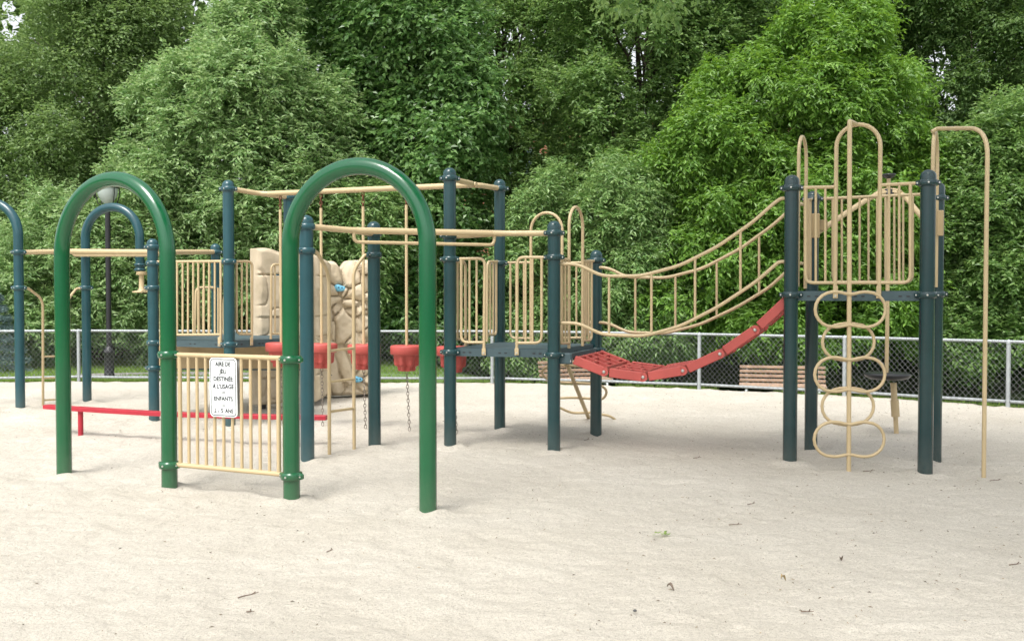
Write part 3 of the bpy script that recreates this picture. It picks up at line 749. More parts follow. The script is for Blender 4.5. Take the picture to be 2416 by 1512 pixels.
for i in range(6):
    a, c = Jw[i], Jw[i+1]; d = (c-a); l = d.length; d.normalize(); up = inn.cross(d)
    if up.z < 0: up = -up
    b = MB(); hgt = .088
    def slab(u0, u1, v0, v1, z0, z1, bev=.006):
        m_ = a+d*((u0+u1)/2)+inn*((v0+v1)/2)+up*((z0+z1)/2)
        b.box(m_, (abs(u1-u0), abs(v1-v0), abs(z1-z0)), axes=(d, inn, up), bev=bev)
    zt_ = .050; zo = -.038
    for v0 in (0.0, W-.045):                          # side cheeks with a round end at the hinge
        slab(.050, l-.006, v0, v0+.045, zo, zt_)
        n_ = 14; pr = []
        for k_ in range(n_+1): t_ = -PI/2+PI*k_/n_; pr.append((l-.006+.044*math.cos(t_), (zo+zt_)/2+.044*math.sin(t_)))
        pr = [(l-.02, zo)]+pr+[(l-.02, zt_)]
        A_ = [a+d*u+inn*v0+up*z for u, z in pr]; B_ = [a+d*u+inn*(v0+.045)+up*z for u, z in pr]; m2 = len(pr)
        b.add(A_, [tuple(range(m2))], False); b.add(B_, [tuple(range(m2-1, -1, -1))], False); b.add(A_+B_, [(k_, (k_+1) % m2, m2+(k_+1) % m2, m2+k_) for k_ in range(m2)], False)
    inner = W-.09; nl = 4
    for k_ in range(1, nl):                             # lengthwise ribs
        v = .045+inner*k_/nl; slab(.052, l-.010, v-.011, v+.011, zo+.01, zt_-.004, .004)
    for k_ in range(nl):                              # staggered cross ribs
        v0 = .045+inner*k_/nl; v1 = .045+inner*(k_+1)/nl
        for u in ((.056, .20, .345) if k_ % 2 == 0 else (.056, .135, .275)):
            if u+.03 < l: slab(u, u+.028, v0, v1, zo+.012, zt_-.006, .004)
        slab(l-.036, l-.012, v0, v1, zo+.012, zt_-.006, .004)
    o = b.build('tread_plate', M['red'], br)
    if i < 5:
        q = c-inn*.001+up*.006-d*.004
        one(lambda b: b.tube([q, q-inn*.004, q-inn*.010], [.017, .016, .009], 12), 'bolt', M['bolt'], o)
# end brackets
q = Jw[0]; one(lambda b: b.box(q+Vector((-.035, .02, .0)), (.13, .05, .11), math.atan2(ndir.y, ndir.x), bev=.012), 'bracket', M['deck'], br)
one(lambda b: b.box(Jw[0]+inn*(W/2)+Vector((-.02, 0, .02)), (.05, W, .05), math.atan2(ndir.y, ndir.x)), 'bracket', M['deck'], br)
q = Jw[0]-inn*.012+Vector((.012, 0, -.022)); one(lambda b: b.tube([q, q-inn*.008], .012, 10), 'bolt', M['bolt'], br)

# ================= overhead beams (Y ended)
def ybeam(name, label, cat, ends0, ends1, j0, j1, r=.030, extra=None):
    t = thing(name, label, cat, ((j0[0]+j1[0])/2, (j0[1]+j1[1])/2, 0), 'forked overhead beams')
    j0, j1 = Vector(j0), Vector(j1)
    for e_ in ends0+ends1:
        jj, oo = (j0, j1) if e_ in ends0 else (j1, j0)
        e = Vector(e_); d = (e-jj); e2 = e-Vector((d.x, d.y, 0)).normalized()*.07
        tow = (oo-jj).normalized()
        b = MB(); b.tube(fillet([e2, jj+(e2-jj)*.15, jj+tow*.10], .12, 5), r*.93, 12); b.build('fork_arm', M['tan'], t)
    one(lambda b: b.tube([j0, j1], r, 14), 'main_beam', M['tan'], t)
    return t
def pt(k, y): x, s = POST[k]; return at(x, y, XY[k][1])
hY0, hY1 = 9.42, 9.93
hb_ = ybeam('overhead_beam', 'low tan beam with a slim handle rail slung beneath, from short blue posts to teal tower', 'overhead beam', [tuple(pt('p724', 535)), tuple(pt('p882', 551))], [tuple(pt('G', 550)), tuple(pt('E', 556.5))], at(824, 543.5, hY0), at(1183, 551, hY1), .031)
b = MB(); b.tube(fillet([at(834, 546, hY0), at(836, 571, hY0+.01), at(1165, 578, hY1-.03), at(1167, 553, hY1-.02)], .10, 6), .0165, 10); b.build('handle_rail', M['tan'], hb_)
pbY0, pbY1 = 11.80, 10.75
pj0, pj1 = at(618, 458, pbY0), at(1124, 436, pbY1)
ybeam('overhead_beam', 'high tan beam forked at both ends with red pods hanging under it', 'overhead beam', [tuple(pt('p541', 446)), tuple(pt('p690', 466))], [tuple(pt('E', 421.5)), tuple(pt('F', 445.5))], pj0, pj1, .031)
lb0, lb1 = at(152, 593, 13.75), at(392, 595, 13.15)
lbm = ybeam('overhead_beam', 'low tan forked beam between two blue arches and the far blue tower', 'overhead beam', [tuple(pt('p46', 595)), tuple(pt('p204', 596))], [tuple(pt('p362', 583)), tuple(pt('p510', 595))], lb0, lb1, .036)
b = MB(); b.tube(fillet([at(172, 596, 13.7), at(176, 602, 13.7), at(372, 602, 13.2), at(376, 596, 13.2)], .05), .022, 10); b.build('handle_rail', M['tan'], lbm)

# short posts of the horizontal beam
for k, cy_, rs, lab in (('p724', 507.5, [535, 592], 'short blue post behind the nearer green arch, holding the tan ladder and beam'), ('p882', 522.5, [551, 602], 'short blue post seen through the nearer green arch, holding the tan ladder and beam')):
    t = thing('end_post', lab, 'post', (*XY[k], 0), 'short posts at the tan ladder')
    add_post(t, k, cy_, rs, M['blue'] if k == 'p724' else M['teal'], lug_dirs={0: ang('p724', 'p882')+.0, 1: ang('p724', 'p882')})

# ladders
def ladder(label, kL, ringL, kR, ringR, LU, RU, rungs, bendL, bendR, topL, topR, YL, YR):
    bl, brr = at(LU[0], LU[1], YL), at(RU[0], RU[1], YR)
    t = thing('ladder', label, 'ladder', ((bl.x+brr.x)/2, (YL+YR)/2, 0), 'tan ladders under the overhead beams')
    for (k, ring, base, bend, topp, Y) in ((kL, ringL, bl, bendL, topL, YL), (kR, ringR, brr, bendR, topR, YR)):
        e = pt(k, ring)
        p = [e, at(topp[0], topp[1], (e.y*.7+Y*.3)), at(bend[0], bend[1], Y), Vector((base.x, Y, -.25))]
        d = (p[1]-p[0]).normalized(); p[0] = p[0]+d*.07
        b = MB(); b.tube(fillet(p, .12, 5), .0175, 10); b.build('upright', M['tan'], t)
    for (yl, yr) in rungs:
        one(lambda b: b.tube([at(LU[0], yl, YL), at(RU[0], yr, YR)], .0135, 8), 'rung', M['tan'], t)
ladder('tan three rung ladder between the two short blue posts', 'p724', 592, 'p882', 602, (777, 1069), (835.5, 1056.5), [(828, 821), (900.6, 894), (971, 963)], (776, 645), (834, 635), (747, 594), (861, 602), 9.52, 9.88)
ladder('tan ladder beside the leftmost blue arch, partly hidden by green tube', 'p46', 679, 'p204', 679, (101, 955), (158, 942), [(841, 840), (892, 890), (944, 941)], (101, 706), (160, 706), (66, 680), (180, 681), 13.74, 14.0)

# pods
pod_x = [661, 757, 856.5, 958.5, 1068]
pod_lab = ['red hanging pod partly hidden by the green arch leg, nearest the blue far deck', 'red hanging pod just behind the short blue post, before the rock wall', 'red hanging pod behind the ladder and second short blue post', 'red hanging pod wholly in view inside the nearer green arch', 'red hanging pod tucked behind the tall teal post at the middle deck']
def chain_mesh(b, p0, p1, link=.040, r=.0038):
    d = (p1-p0); L_ = d.length; d.normalize(); n_ = max(1, int(L_/(link*.78)))
    u = d.orthogonal().normalized(); w = d.cross(u)
    for i in range(n_):
        c = p0+d*(L_*(i+.5)/n_); side = (u+w*.6).normalized() if i % 2 == 0 else (w-u*.6).normalized()
        pts = []
        for k_ in range(10):
            a = 2*PI*k_/10; pts.append(c+d*(link*.5*math.sin(a))+side*(link*.27*math.cos(a)))
        b.tube(pts, r, 4, closed=True)
for i, x in enumerate(pod_x):
    f_ = (x-618)/(1124-618); Y = pbY0+(pbY1-pbY0)*f_
    # true perspective position along the beam
    d = ray(x, 450); ex = pj1-pj0
    t_ = (d.x*pj0.y-d.y*pj0.x)/(d.y*ex.x-d.x*ex.y); P = pj0+ex*t_; X, Y = P.x, P.y
    t = thing('hanging_pod', pod_lab[i], 'pod', (X, Y, 0), 'red pods hanging in a row')
    rot = i*.7+.3
    def rad(r, z, a):
        if z > .175: return r
        k_ = min(1, (.175-z)/.02)
        return r*(1-.36*k_*(.5+.5*math.cos(7*(a+rot)))**1.3*min(1, (z-.0)/.05+.25))
    R_ = .180
    prof = [(.085, 0), (.100, .004), (.104, .045), (.118, .055), (.136, .062), (.142, .08), (.148, .17), (.150, .18), (R_-.006, .184), (R_, .190), (R_+.002, .27), (R_-.004, .280), (R_-.02, .285), (.02, .287)]
    z0 = .672
    b = MB(); b.lathe([(r, z) for r, z in prof], (X, Y, z0), 64, rad=rad); b.build('pod_body', M['red'], t)
    b = MB(); b.tube([(X, Y, z0+.28), (X, Y, P.z-.19)], .0165, 10); b.build('hanger_tube', M['tan'], t)
    b = MB(); chain_mesh(b, Vector((X, Y, P.z-.20)), Vector((X, Y, P.z-.03)), .05, .0065); b.build('upper_chain', M['rust'], t)
    b = MB(); chain_mesh(b, Vector((X, Y, z0)), Vector((X+.02+.01*(i-2), Y-.01, .005)), .050, .0045); b.build('lower_chain', M['chain'], t)

# ================= left tower
tl = thing('play_tower', 'slate blue tower with low deck behind the tan gate panel', 'play tower', (-3.7, 12.4, 0), 'deck towers of the play structure')
add_post(tl, 'p362', 563, [583, 621, 679, 808, 868], M['blue'], lug_dirs={1: ang('p362', 'p541'), 3: ang('p362', 'p541')})
add_post(tl, 'p541', 425, [446, 617, 812], M['blue'], lug_dirs={0: .1, 1: ang('p362', 'p541')})
add_post(tl, 'p690', 448, [466, 612, 810], M['blue'])
add_post(tl, 'p510', 575, [595, 680], M['blue'])
pq, pp, pr_, pu = XY['p362'], XY['p541'], XY['p510'], XY['p690']
deck(tl, [(pq[0]+.03, pq[1]+.02), (pp[0], pp[1]+.03), (pu[0]-.02, pu[1]), (-2.95, 13.3), (pr_[0]+.25, pr_[1]-.03), (pr_[0]-.05, pr_[1]-.03)], .985, .080)
one(lambda b: b.box((-3.57, 12.55, .745), (1.85, .03, .33), -.06, bev=.01), 'side_panel', M['under'], tl)
one(lambda b: b.box((-3.57, 12.56, .578), (1.86, .045, .02), -.06), 'panel_trim', M['deck'], tl)
xb = [393, 405, 418, 431, 443.6, 456, 468, 481, 493.6, 507]
panel(tl, [([(372, 617.5), (530, 616.5)], .0165), ([(379, 618), (379, 806)], .0150), ([(521, 617), (521, 808)], .0155), ([(379, 790), (521, 789)], .0145)], xb, 617, 790, pq, pp, rb=.013)
tab(tl, 519, 795, 817, pq, pp); tab(tl, 381, 795, 817, pq, pp)
panel(tl, [([(548, 616.5), (595, 617), (594, 806)], .0160), ([(558, 618), (558, 788), (593, 788)], .0145)], [570.5, 582.5], 617, 788, pp, pu, rb=.012)
tab(tl, 592, 795, 815, pp, pu)
panel(tl, [([(662, 624), (640, 624), (639, 800)], .0155), ([(640, 787), (660, 787)], .0130)], [649], 625, 787, pp, pu, rb=.012)
panel(tl, [([(503, 678.5), (463, 678.5), (459, 800)], .0185), ([(515, 679), (515, 800)], .015)], [470, 479, 492], 679, 800, (pq[0]+.3, 13.4), (pr_[0]+1.2, 13.9), rb=.014)
panel(tl, [([(529, 700), (527.5, 715), (527.5, 800)], .015)], [], 679, 800, (pq[0]+.3, 13.4), (pr_[0]+1.2, 13.9))

# blue arches
dA = Vector((XY['p362'][0]-XY['p510'][0], XY['p362'][1]-XY['p510'][1]))
e1 = (XY['p204'][0]+.86, XY['p204'][1]-.22)
az = at(270, 480, 14.25).z
aa = arch('blue_arch', 'slim slate blue tube arch seen through the farther green arch', 'arch', XY['p204'], e1, az, .062, M['blue'], [(XY['p204'], at(204, 679, XY['p204'][1]).z, 0)], z_end1=at(343, 640, e1[1]).z, group='blue tube arches')
e0 = (XY['p46'][0]-.86, XY['p46'][1]+.22)
arch('blue_arch', 'slate blue tube arch cut off by the left edge, beside a tan ladder', 'arch', e0, XY['p46'], az, .062, M['blue'], [(XY['p46'], at(46, 595, XY['p46'][1]).z, 0), (XY['p46'], at(46, 679, XY['p46'][1]).z, 0)], group='blue tube arches')
zt_ = at(343, 640, e1[1]).z
b = MB()
for i_, zz in enumerate((zt_+.02, zt_+.09)): b.lathe([(.064, zz-.02), (.078, zz-.012), (.078, zz+.012), (.064, zz+.02)], (e1[0], e1[1], 0), 20)
b.build('collar', M['blue'], aa)
b = MB(); b.lathe([(.125, zt_-.30), (.125, zt_-.283), (.124, zt_-.281), (.055, zt_-.272), (.053, zt_-.268), (.036, zt_-.24), (.034, zt_-.10), (.034, zt_-.055), (.035, zt_-.053), (.070, zt_-.050), (.072, zt_-.046), (.072, zt_-.004)], (e1[0]+.02, e1[1], 0), 20); b.build('spindle_foot', M['tan'], aa)
b = MB(); b.tube([(e1[0]+.02, e1[1], zt_-.288), pt('p362', 675)+Vector((0, .07, 0))], .02, 8); b.build('support_arm', M['tan'], aa)

# red balance beam
bb = thing('balance_beam', 'low curved red balance beam running behind the green arches', 'balance beam', (-3.7, 10.3, 0))
bp_ = smooth_path([Vector((-5.14, 10.97, .285)), Vector((-4.67, 10.74, .285)), Vector((-3.60, 10.30, .285)), Vector((-2.7, 10.10, .285)), Vector((-1.86, 9.98, .285))], 6)
def beam(b):
    n_ = len(bp_); vs = []
    for i in range(n_):
        a = bp_[max(0, i-1)]; c = bp_[min(n_-1, i+1)]; d = (c-a).normalized(); s_ = Vector((d.y, -d.x, 0))
        for (u, z) in ((-.05, -.022), (.05, -.022), (.05, .018), (.046, .022), (-.046, .022), (-.05, .018)): vs.append(bp_[i]+s_*u+Vector((0, 0, z)))
    fs = [(i*6+j, i*6+(j+1) % 6, (i+1)*6+(j+1) % 6, (i+1)*6+j) for i in range(n_-1) for j in range(6)]
    b.add(vs, [f[::-1] for f in fs]+[(0, 1, 2, 3, 4, 5), tuple((n_-1)*6+k_ for k_ in (5, 4, 3, 2, 1, 0))], False)
one(beam, 'beam_plank', M['beamred'], bb)
for (x, y) in ((at(190.5, 1026, 10.74).x, 10.74), (at(697, 1000, 10.04).x, 10.04)):
    one(lambda b: b.tube([(x, y, -.2), (x, y, .264)], .028, 12), 'leg', M['beamred'], bb)

# ================= climbing wall
cw0, cw1, cw2, cw3 = Vector((-3.40, 13.08)), Vector((-2.80, 13.60)), Vector((-2.90, 14.62)), Vector((-2.12, 14.98))
cw = thing('climbing_wall', 'moulded tan rock climbing wall in two angled slabs behind the ladder', 'climbing wall', (-2.8, 13.9, 0))
def blob(u, v, cs):
    h = np.full_like(u, -1.0)
    for (cu, cv, ru, rv, hh) in cs:
        q = ((u-cu)/ru)**2+((v-cv)/rv)**2
        h = np.maximum(h, hh*np.sqrt(np.clip(1-q**1.35, 0, 1))-.0*(q))
    return np.maximum(h, 0)
def rock_panel(name, a, c, ztop_fn, z0, style, seed, th=.16, edge=None):
    r = np.random.default_rng(seed); L_ = (c-a).length; e = (c-a)/L_; nn = Vector((e.y, -e.x))   # towards the camera
    nu, nv = int(L_/.012), 190
    U, V_ = np.meshgrid(np.linspace(0, L_, nu), np.linspace(0, 1, nv))
    zt = np.array([ztop_fn(u/L_) for u in np.linspace(0, L_, nu)])
    Z = z0+(zt[None, :]-z0)*V_
    if edge is not None:
        U = U+0*U; off = np.array([edge(z) for z in np.linspace(z0, zt.max(), nv)])
        U = U*(1+(off/L_)[:, None])
    if style == 'block':
        H = np.zeros_like(U)
        rows = [0, .42, .95, 1.22, 1.78, 2.3]; H -= 0
        for ri in range(len(rows)-1):
            cuts = [0]; 
            while cuts[-1] < L_: cuts.append(cuts[-1]+r.uniform(.36, .75))
            for ci in range(len(cuts)-1):
                cu, cv = (cuts[ci]+cuts[ci+1])/2, (rows[ri]+rows[ri+1])/2
                ru, rv = (cuts[ci+1]-cuts[ci])/2, (rows[ri+1]-rows[ri])/2
                q = np.maximum(np.abs(U-cu)/ru, np.abs(Z-cv)/rv)
                h = r.uniform(.035, .085)*np.clip((1-q)*15, 0, 1)**.5
                H = np.maximum(H, h)
        H = H+.028*vnoise(U*4.3+seed, Z*4.3, seed)+.014*vnoise(U*11+seed, Z*11, seed+1)
        cr = np.abs(vnoise(U*2.6+3, Z*2.6+8, seed+4)); H = H-.03*np.clip(1-cr/.03, 0, 1)
    else:
        ns_ = 46; su = r.uniform(-.05, L_+.05, ns_); sz = r.uniform(0, 2.2, ns_); sw = r.uniform(.0, .09, ns_)
        Uw = U+.035*vnoise(U*6+2, Z*6+5, seed+7); Zw = Z+.035*vnoise(U*6+12, Z*6+9, seed+8)
        D = np.sqrt((Uw[..., None]-su)**2*1.15+((Zw[..., None]-sz)*.85)**2)-sw
        srt = np.sort(D, -1); idn = np.argmin(D, -1); gap = srt[..., 1]-srt[..., 0]
        hs_ = r.uniform(.02, .11, ns_); tu = r.normal(0, .22, ns_); tz = r.normal(0, .20, ns_)
        H = hs_[idn]+(U-su[idn])*tu[idn]+(Z-sz[idn])*tz[idn]+.075*np.clip(gap/.10, 0, 1)**.5
        H = np.where(gap < .012, H*.55, H)+.012*vnoise(U*19, Z*19, seed+2)
        H = np.clip(H, .005, .24)
    edgef = np.minimum(np.minimum(U/.05, (U.max(1, keepdims=True)-U)/.05), np.minimum((Z-z0)/.05, (zt[None, :]-Z)/.05))
    H = H*np.clip(edgef, 0, 1)**.5
    Xw = a.x+e.x*U+nn.x*(H+th/2); Yw = a.y+e.y*U+nn.y*(H+th/2)
    front = np.stack([Xw, Yw, Z], -1)
    Xb = a.x+e.x*U-nn.x*(H*.6+th/2); Yb = a.y+e.y*U-nn.y*(H*.6+th/2)
    back = np.stack([Xb, Yb, Z], -1)
    nf = nu*nv; V = np.concatenate([front.reshape(-1, 3), back.reshape(-1, 3)])
    f1 = grid_faces(nv, nu); f2 = grid_faces(nv, nu)[:, ::-1]+nf
    idx = lambda i, j: i*nu+j
    loop = [idx(0, j) for j in range(nu)]+[idx(i, nu-1) for i in range(1, nv)]+[idx(nv-1, j) for j in range(nu-2, -1, -1)]+[idx(i, 0) for i in range(nv-2, 0, -1)]
    lp = np.array(loop); l2 = np.roll(lp, -1); f3 = np.stack([lp, lp+nf, l2+nf, l2], -1)
    V = V-np.array([-2.8, 13.9, 0])
    me = np_mesh(name, V, np.concatenate([f1, f2, f3])); me.materials.append(M['rock'])
    o = bpy.data.objects.new(name, me); C.objects.link(o); o.parent = cw
    return e, nn, (lambda u, z, out=.17: Vector((a.x+e.x*u+nn.x*out, a.y+e.y*u+nn.y*out, z)))
z_l, z_r = at(603, 586, 13.0).z, at(750, 602, 13.7).z
rock_panel('rock_slab', cw0, cw1+Vector((.02, .02)), lambda t: z_l+(z_r-z_l)*t+.02*math.sin(9*t), .07, 'block', 3)
bl_ = [(.20, 1.86, .17, .20, .19), (.62, 1.90, .22, .22, .15), (.12, 1.55, .13, .2, .12), (.36, 1.12, .21, .20, .22), (.68, 1.10, .19, .21, .20), (.80, 1.52, .12, .16, .14),
       (.30, .55, .22, .30, .16), (.70, .72, .18, .18, .16), (.20, .15, .20, .14, .18), (.55, .16, .24, .14, .20), (.85, .18, .12, .15, .15), (.1, .9, .12, .15, .12), (.85, 1.9, .1, .2, .1), (.50, 1.40, .12, .15, .13), (.82, .42, .14, .16, .14), (.08, .45, .1, .15, .12)]
zr = at(820, 612, 14.8).z
e_, n_, pl2 = rock_panel('rock_slab', cw2, cw3, lambda t: zr-.11*math.exp(-((t-.42)/.07)**2)-.10*max(0, t-.9)*10*.5-.04*(1-t), .03, bl_, 9, edge=lambda z: .05*math.sin(7*z+1)+.035*math.sin(17*z))
# narrow return slab joining the two
rock_panel('rock_slab', cw1+Vector((.03, .02)), cw2+Vector((.10, .04)), lambda t: z_r-.05*t, .05, 'block', 5, th=.14)
# supporting feet
for q in (cw0+(cw1-cw0)*.18, cw0+(cw1-cw0)*.75):
    one(lambda b: b.tube([(q.x, q.y, -.2), (q.x, q.y, .12)], .03, 10), 'foot', M['black'], cw)
def zh(x, y): return ((560+x/3.6)*.94375, (780+y/3.6)*.94375)
def z3h(x, y): return ((560+x/3.6)*.94375, (380+y/3.6)*.94375)
for (vx, vy), pl, sz in ((z3h(1047, 1225), 2, .075), (zh(905, 75), 2, .062), (zh(952, 572), 2, .07), (zh(1212, 608), 2, .065), (zh(437, 640), 1, .07), (z3h(506, 1110), 1, .06)):
    p0, p1 = ((cw0, cw1) if pl == 1 else (cw2, cw3))
    q = onp(vx, vy, p0, p1); nn = Vector(((p1-p0).y, -(p1-p0).x, 0)).normalized(); e3 = Vector((p1.x-p0.x, p1.y-p0.y, 0)).normalized()
    q = q+nn*.235 if pl == 2 else q+nn*.20
    # keep the hold on its measured line of sight
    dd = (q-Vector((0, 0, EYE))); dr = ray(vx, vy); q = Vector((0, 0, EYE))+dr*(dd.y/dr.y)
    b = MB(); n1, n2 = 9, 16; vs = []
    for i in range(n1):
        a = PI/2*i/(n1-1)
        for j in range(n2):
            c_ = 2*PI*j/n2; rr = sz*(1+.18*math.cos(2*c_+.6)+.10*math.cos(3*c_)); 
            vs.append(q+e3*(rr*math.cos(a)**.6*math.cos(c_) if i < n1-1 else 0)+Vector((0, 0, (rr*.82*math.cos(a)**.6*math.sin(c_)) if i < n1-1 else 0))+nn*(sz*.75*math.sin(a)-.06))
    b.add(vs, [(i*n2+j, i*n2+(j+1) % n2, (i+1)*n2+(j+1) % n2, (i+1)*n2+j) for i in range(n1-1) for j in range(n2)])
    h = b.build('climbing_hold', M['hold'], cw)
    for du in (-.024, .026):
        one(lambda b: b.tube([q+e3*du+nn*(sz*.55-.06)+Vector((0, 0, .008)), q+e3*du+nn*(sz*.80-.058)+Vector((0, 0, .008))], .010, 10), 'bolt_hole', M['holehole'], h)

# ================= chain link fence
fpts = [Vector((p[0], p[1], 0)) for p in FENCE[3:-2]]
FH = .885
fn = thing('chain_link_fence', 'low galvanised chain link fence curving behind the playground sand', 'fence', (0, 17, 0))
for i, p in enumerate(fpts):
    b = MB(); b.tube([p+Vector((0, 0, -.3)), p+Vector((0, 0, FH-.01))], .030, 12); po = b.build('fence_post', M['galv'], fn)
    one(lambda b: b.lathe([(.034, FH-.03), (.036, FH-.005), (.028, FH+.018), (.005, FH+.03)], p, 12), 'post_cap', M['galv'], po)
for i in range(len(fpts)-1):
    a, c = fpts[i], fpts[i+1]; d = (c-a); l = d.length; d.normalize(); s_ = Vector((d.y, -d.x, 0))*.022
    one(lambda b: b.tube([a+Vector((0, 0, FH)), c+Vector((0, 0, FH))], .021, 10, False), 'top_rail', M['galv'], fn)
    rb_ = one(lambda b: b.tube([a+d*.03+Vector((0, 0, .075)), (a+c)/2+Vector((0, 0, .07)), c-d*.03+Vector((0, 0, .075))], .021, 10), 'bottom_rail', M['galv'], fn)
    b = MB(); h0, h1 = .05, FH+.012; hh = h1-h0; pitch = .078; k0 = -int(hh/pitch)-1
    for sg in (1, -1):
        kk_ = 0
        u = -hh
        while u < l:
            # wire from (u,h0) to (u+hh*.9, h1)
            w_ = hh*.88; u0, u1 = u, u+w_; z0_, z1_ = (h0, h1) if sg == 1 else (h1, h0)
            q0_, q1_ = u0, u1
            if u0 < 0: z0_ = z0_+(z1_-z0_)*(-u0)/w_; q0_ = 0
            if u1 > l: z1_ = z1_-(z1_-z0_)*(u1-l)/(u1-q0_) if u1 > q0_ else z1_; q1_ = l
            if q1_ > q0_: b.tube([a+d*q0_+s_+Vector((0, 0, z0_)), a+d*q1_+s_+Vector((0, 0, z1_))], .0019, 3, False)
            u += pitch
    b.build('wire_mesh', M['wire'], fn)
    b = MB(); t_ = .3
    while t_ < l-.1:
        q = a+d*t_+Vector((0, 0, .075)); b.tube([q+s_*1.2+Vector((0, 0, -.024)), q+s_*1.3+Vector((0, 0, .03)), q-s_*.3+Vector((0, 0, .05))], .003, 4); t_ += .42
    b.build('tie_wire', M['galv'], rb_)

# ================= benches behind the fence
def bench(x0, y0, x1, y1, topz, label):
    """back slats towards us; topz = top of the back rest"""
    a, c = Vector((x0, y0, 0)), Vector((x1, y1, 0)); d = c-a; l = d.length; d.normalize(); f_ = Vector((d.y, -d.x, 0))  # f_ = towards the camera
    t = thing('park_bench', label, 'bench', tuple((a+c)/2+Vector((0, 0, topz-.80))), 'slatted benches behind the fence')
    m = (a+c)/2; g = topz-.80
    ax = (d, f_, Vector((0, 0, 1)))
    b = MB()
    for i in range(4): b.box(m-f_*(.02+.025*(3-i)*-1)*-1+Vector((0, 0, topz-.04-.085*i)), (l, .035, .058), axes=ax, bev=.008)
    b.build('backrest', M['wood'], t)
    b = MB()
    for i in range(5): b.box(m+f_*(.12+.095*i)+Vector((0, 0, topz-.36-.004*i)), (l, .08, .040), axes=ax, bev=.008)
    b.build('seat', M['wood'], t)
    for u in (.14, l-.14):
        b = MB(); q = a+d*u
        b.tube([q-f_*.10+Vector((0, 0, topz-.06)), q-f_*.06+Vector((0, 0, topz-.42)), q-f_*.02+Vector((0, 0, g-.1))], .025, 8)
        b.tube([q+f_*.05+Vector((0, 0, topz-.44)), q+f_*.55+Vector((0, 0, topz-.45)), q+f_*.50+Vector((0, 0, g-.1))], .025, 8)
        b.build('leg', M['galv'], t)
    return t
b1a, b1b = at(1271, 880, 20.2), at(1420, 880, 20.7)
bench(b1a.x, b1a.y, b1b.x, b1b.y, at(1340, 850, 20.4).z, 'reddish slatted park bench behind the fence, seen under the middle deck edge')
b2a, b2b = at(1745, 880, 19.6), at(1948, 880, 19.2)
bench(b2a.x, b2a.y, b2b.x, b2b.y, at(1850, 862, 19.4).z, 'brown slatted park bench behind the fence between bridge and loop climber')

# ================= lamp post
lY = 18.5; lx = at(256, 700, lY).x; lz = float(ground_z(np.array([lx]), np.array([lY]))[0])
lp_ = thing('lamp_post', 'black park lamp post with a frosted glass bowl behind the farther green arch', 'street lamp', (lx, lY, lz))
b = MB(); b.tube([(lx, lY, lz-.1), (lx, lY, 3.18)], .048, 14); b.build('pole', M['black'], lp_)
zb0 = at(256, 825, lY).z
b = MB(); b.lathe([(.100, lz-.1), (.100, lz+.06), (.088, lz+.08), (.085, zb0-.08), (.10, zb0-.06), (.10, zb0-.03), (.07, zb0+.02), (.05, zb0+.06)], (lx, lY, 0), 20); b.build('base_casing', M['black'], lp_)
gz = at(258, 478, lY).z; gt_ = at(258, 444, lY).z
b = MB(); hh = gt_-gz; b.lathe([(.04, gz-.03), (.09, gz), (.155, gz+hh*.35), (.185, gz+hh*.7), (.19, gz+hh)], (lx, lY, 0), 28); b.build('glass_bowl', M['globe'], lp_)
b = MB(); b.lathe([(.195, gt_-.005), (.215, gt_+.012), (.20, gt_+.05), (.11, gt_+.10), (.03, gt_+.13)], (lx, lY, 0), 28); b.build('lamp_cap', M['black'], lp_)
for a in (.6, PI-.6, -.6, PI+.6):
    dv = Vector((math.cos(a), math.sin(a), 0))
    one(lambda b: b.tube([Vector((lx, lY, gz-.12))+dv*.05, Vector((lx, lY, gz-.02))+dv*.17, Vector((lx, lY, gt_-.1))+dv*.215, Vector((lx, lY, gt_+.01))+dv*.21], .010, 6), 'bracket', M['black'], lp_)

# ================= brick building far behind
def brick_mat():
    m, nt, b = newmat('orange_brick'); tc = nt.nodes.new('ShaderNodeTexCoord')
    mp = nt.nodes.new('ShaderNodeMapping'); mp.inputs['Rotation'].default_value = (PI/2, 0, 0); lk(nt, tc.outputs['Object'], mp.inputs['Vector'])
    t = nt.nodes.new('ShaderNodeTexBrick'); lk(nt, mp.outputs[0], t.inputs['Vector']); t.inputs['Scale'].default_value = 3.5
    t.inputs['Color1'].default_value = (.52, .17, .085, 1); t.inputs['Color2'].default_value = (.42, .13, .07, 1); t.inputs['Mortar'].default_value = (.45, .38, .32, 1)
    lk(nt, t.outputs['Color'], b.inputs['Base Color']); b.inputs['Roughness'].default_value = .9; return m
M['brick'] = brick_mat(); M['pane'] = paint('window_glass', (.10, .14, .15), .1, .1, 3, 0)
bd = thing('brick_building', 'orange brick building glimpsed through gaps in the trees', 'building', (3, 44, -1))
b = MB(); b.box((4.5, 47, 4.2), (17, 6, 10.4)); b.build('wall', M['brick'], bd)
b = MB(); b.box((4.5, 47, 9.6), (17.6, 6.6, .4)); b.build('roof', M['galv'], bd)
for i in range(6):
    for j in range(3):
        x, z = -2.4+i*2.8, 1.2+j*3.0
        w_ = MB(); w_.box((x, 43.98, z), (1.3, .10, 1.5)); wo = w_.build('window', M['galv'], bd)
        w_ = MB(); w_.box((x, 43.92, z), (1.12, .05, 1.32)); w_.build('pane', M['pane'], wo)

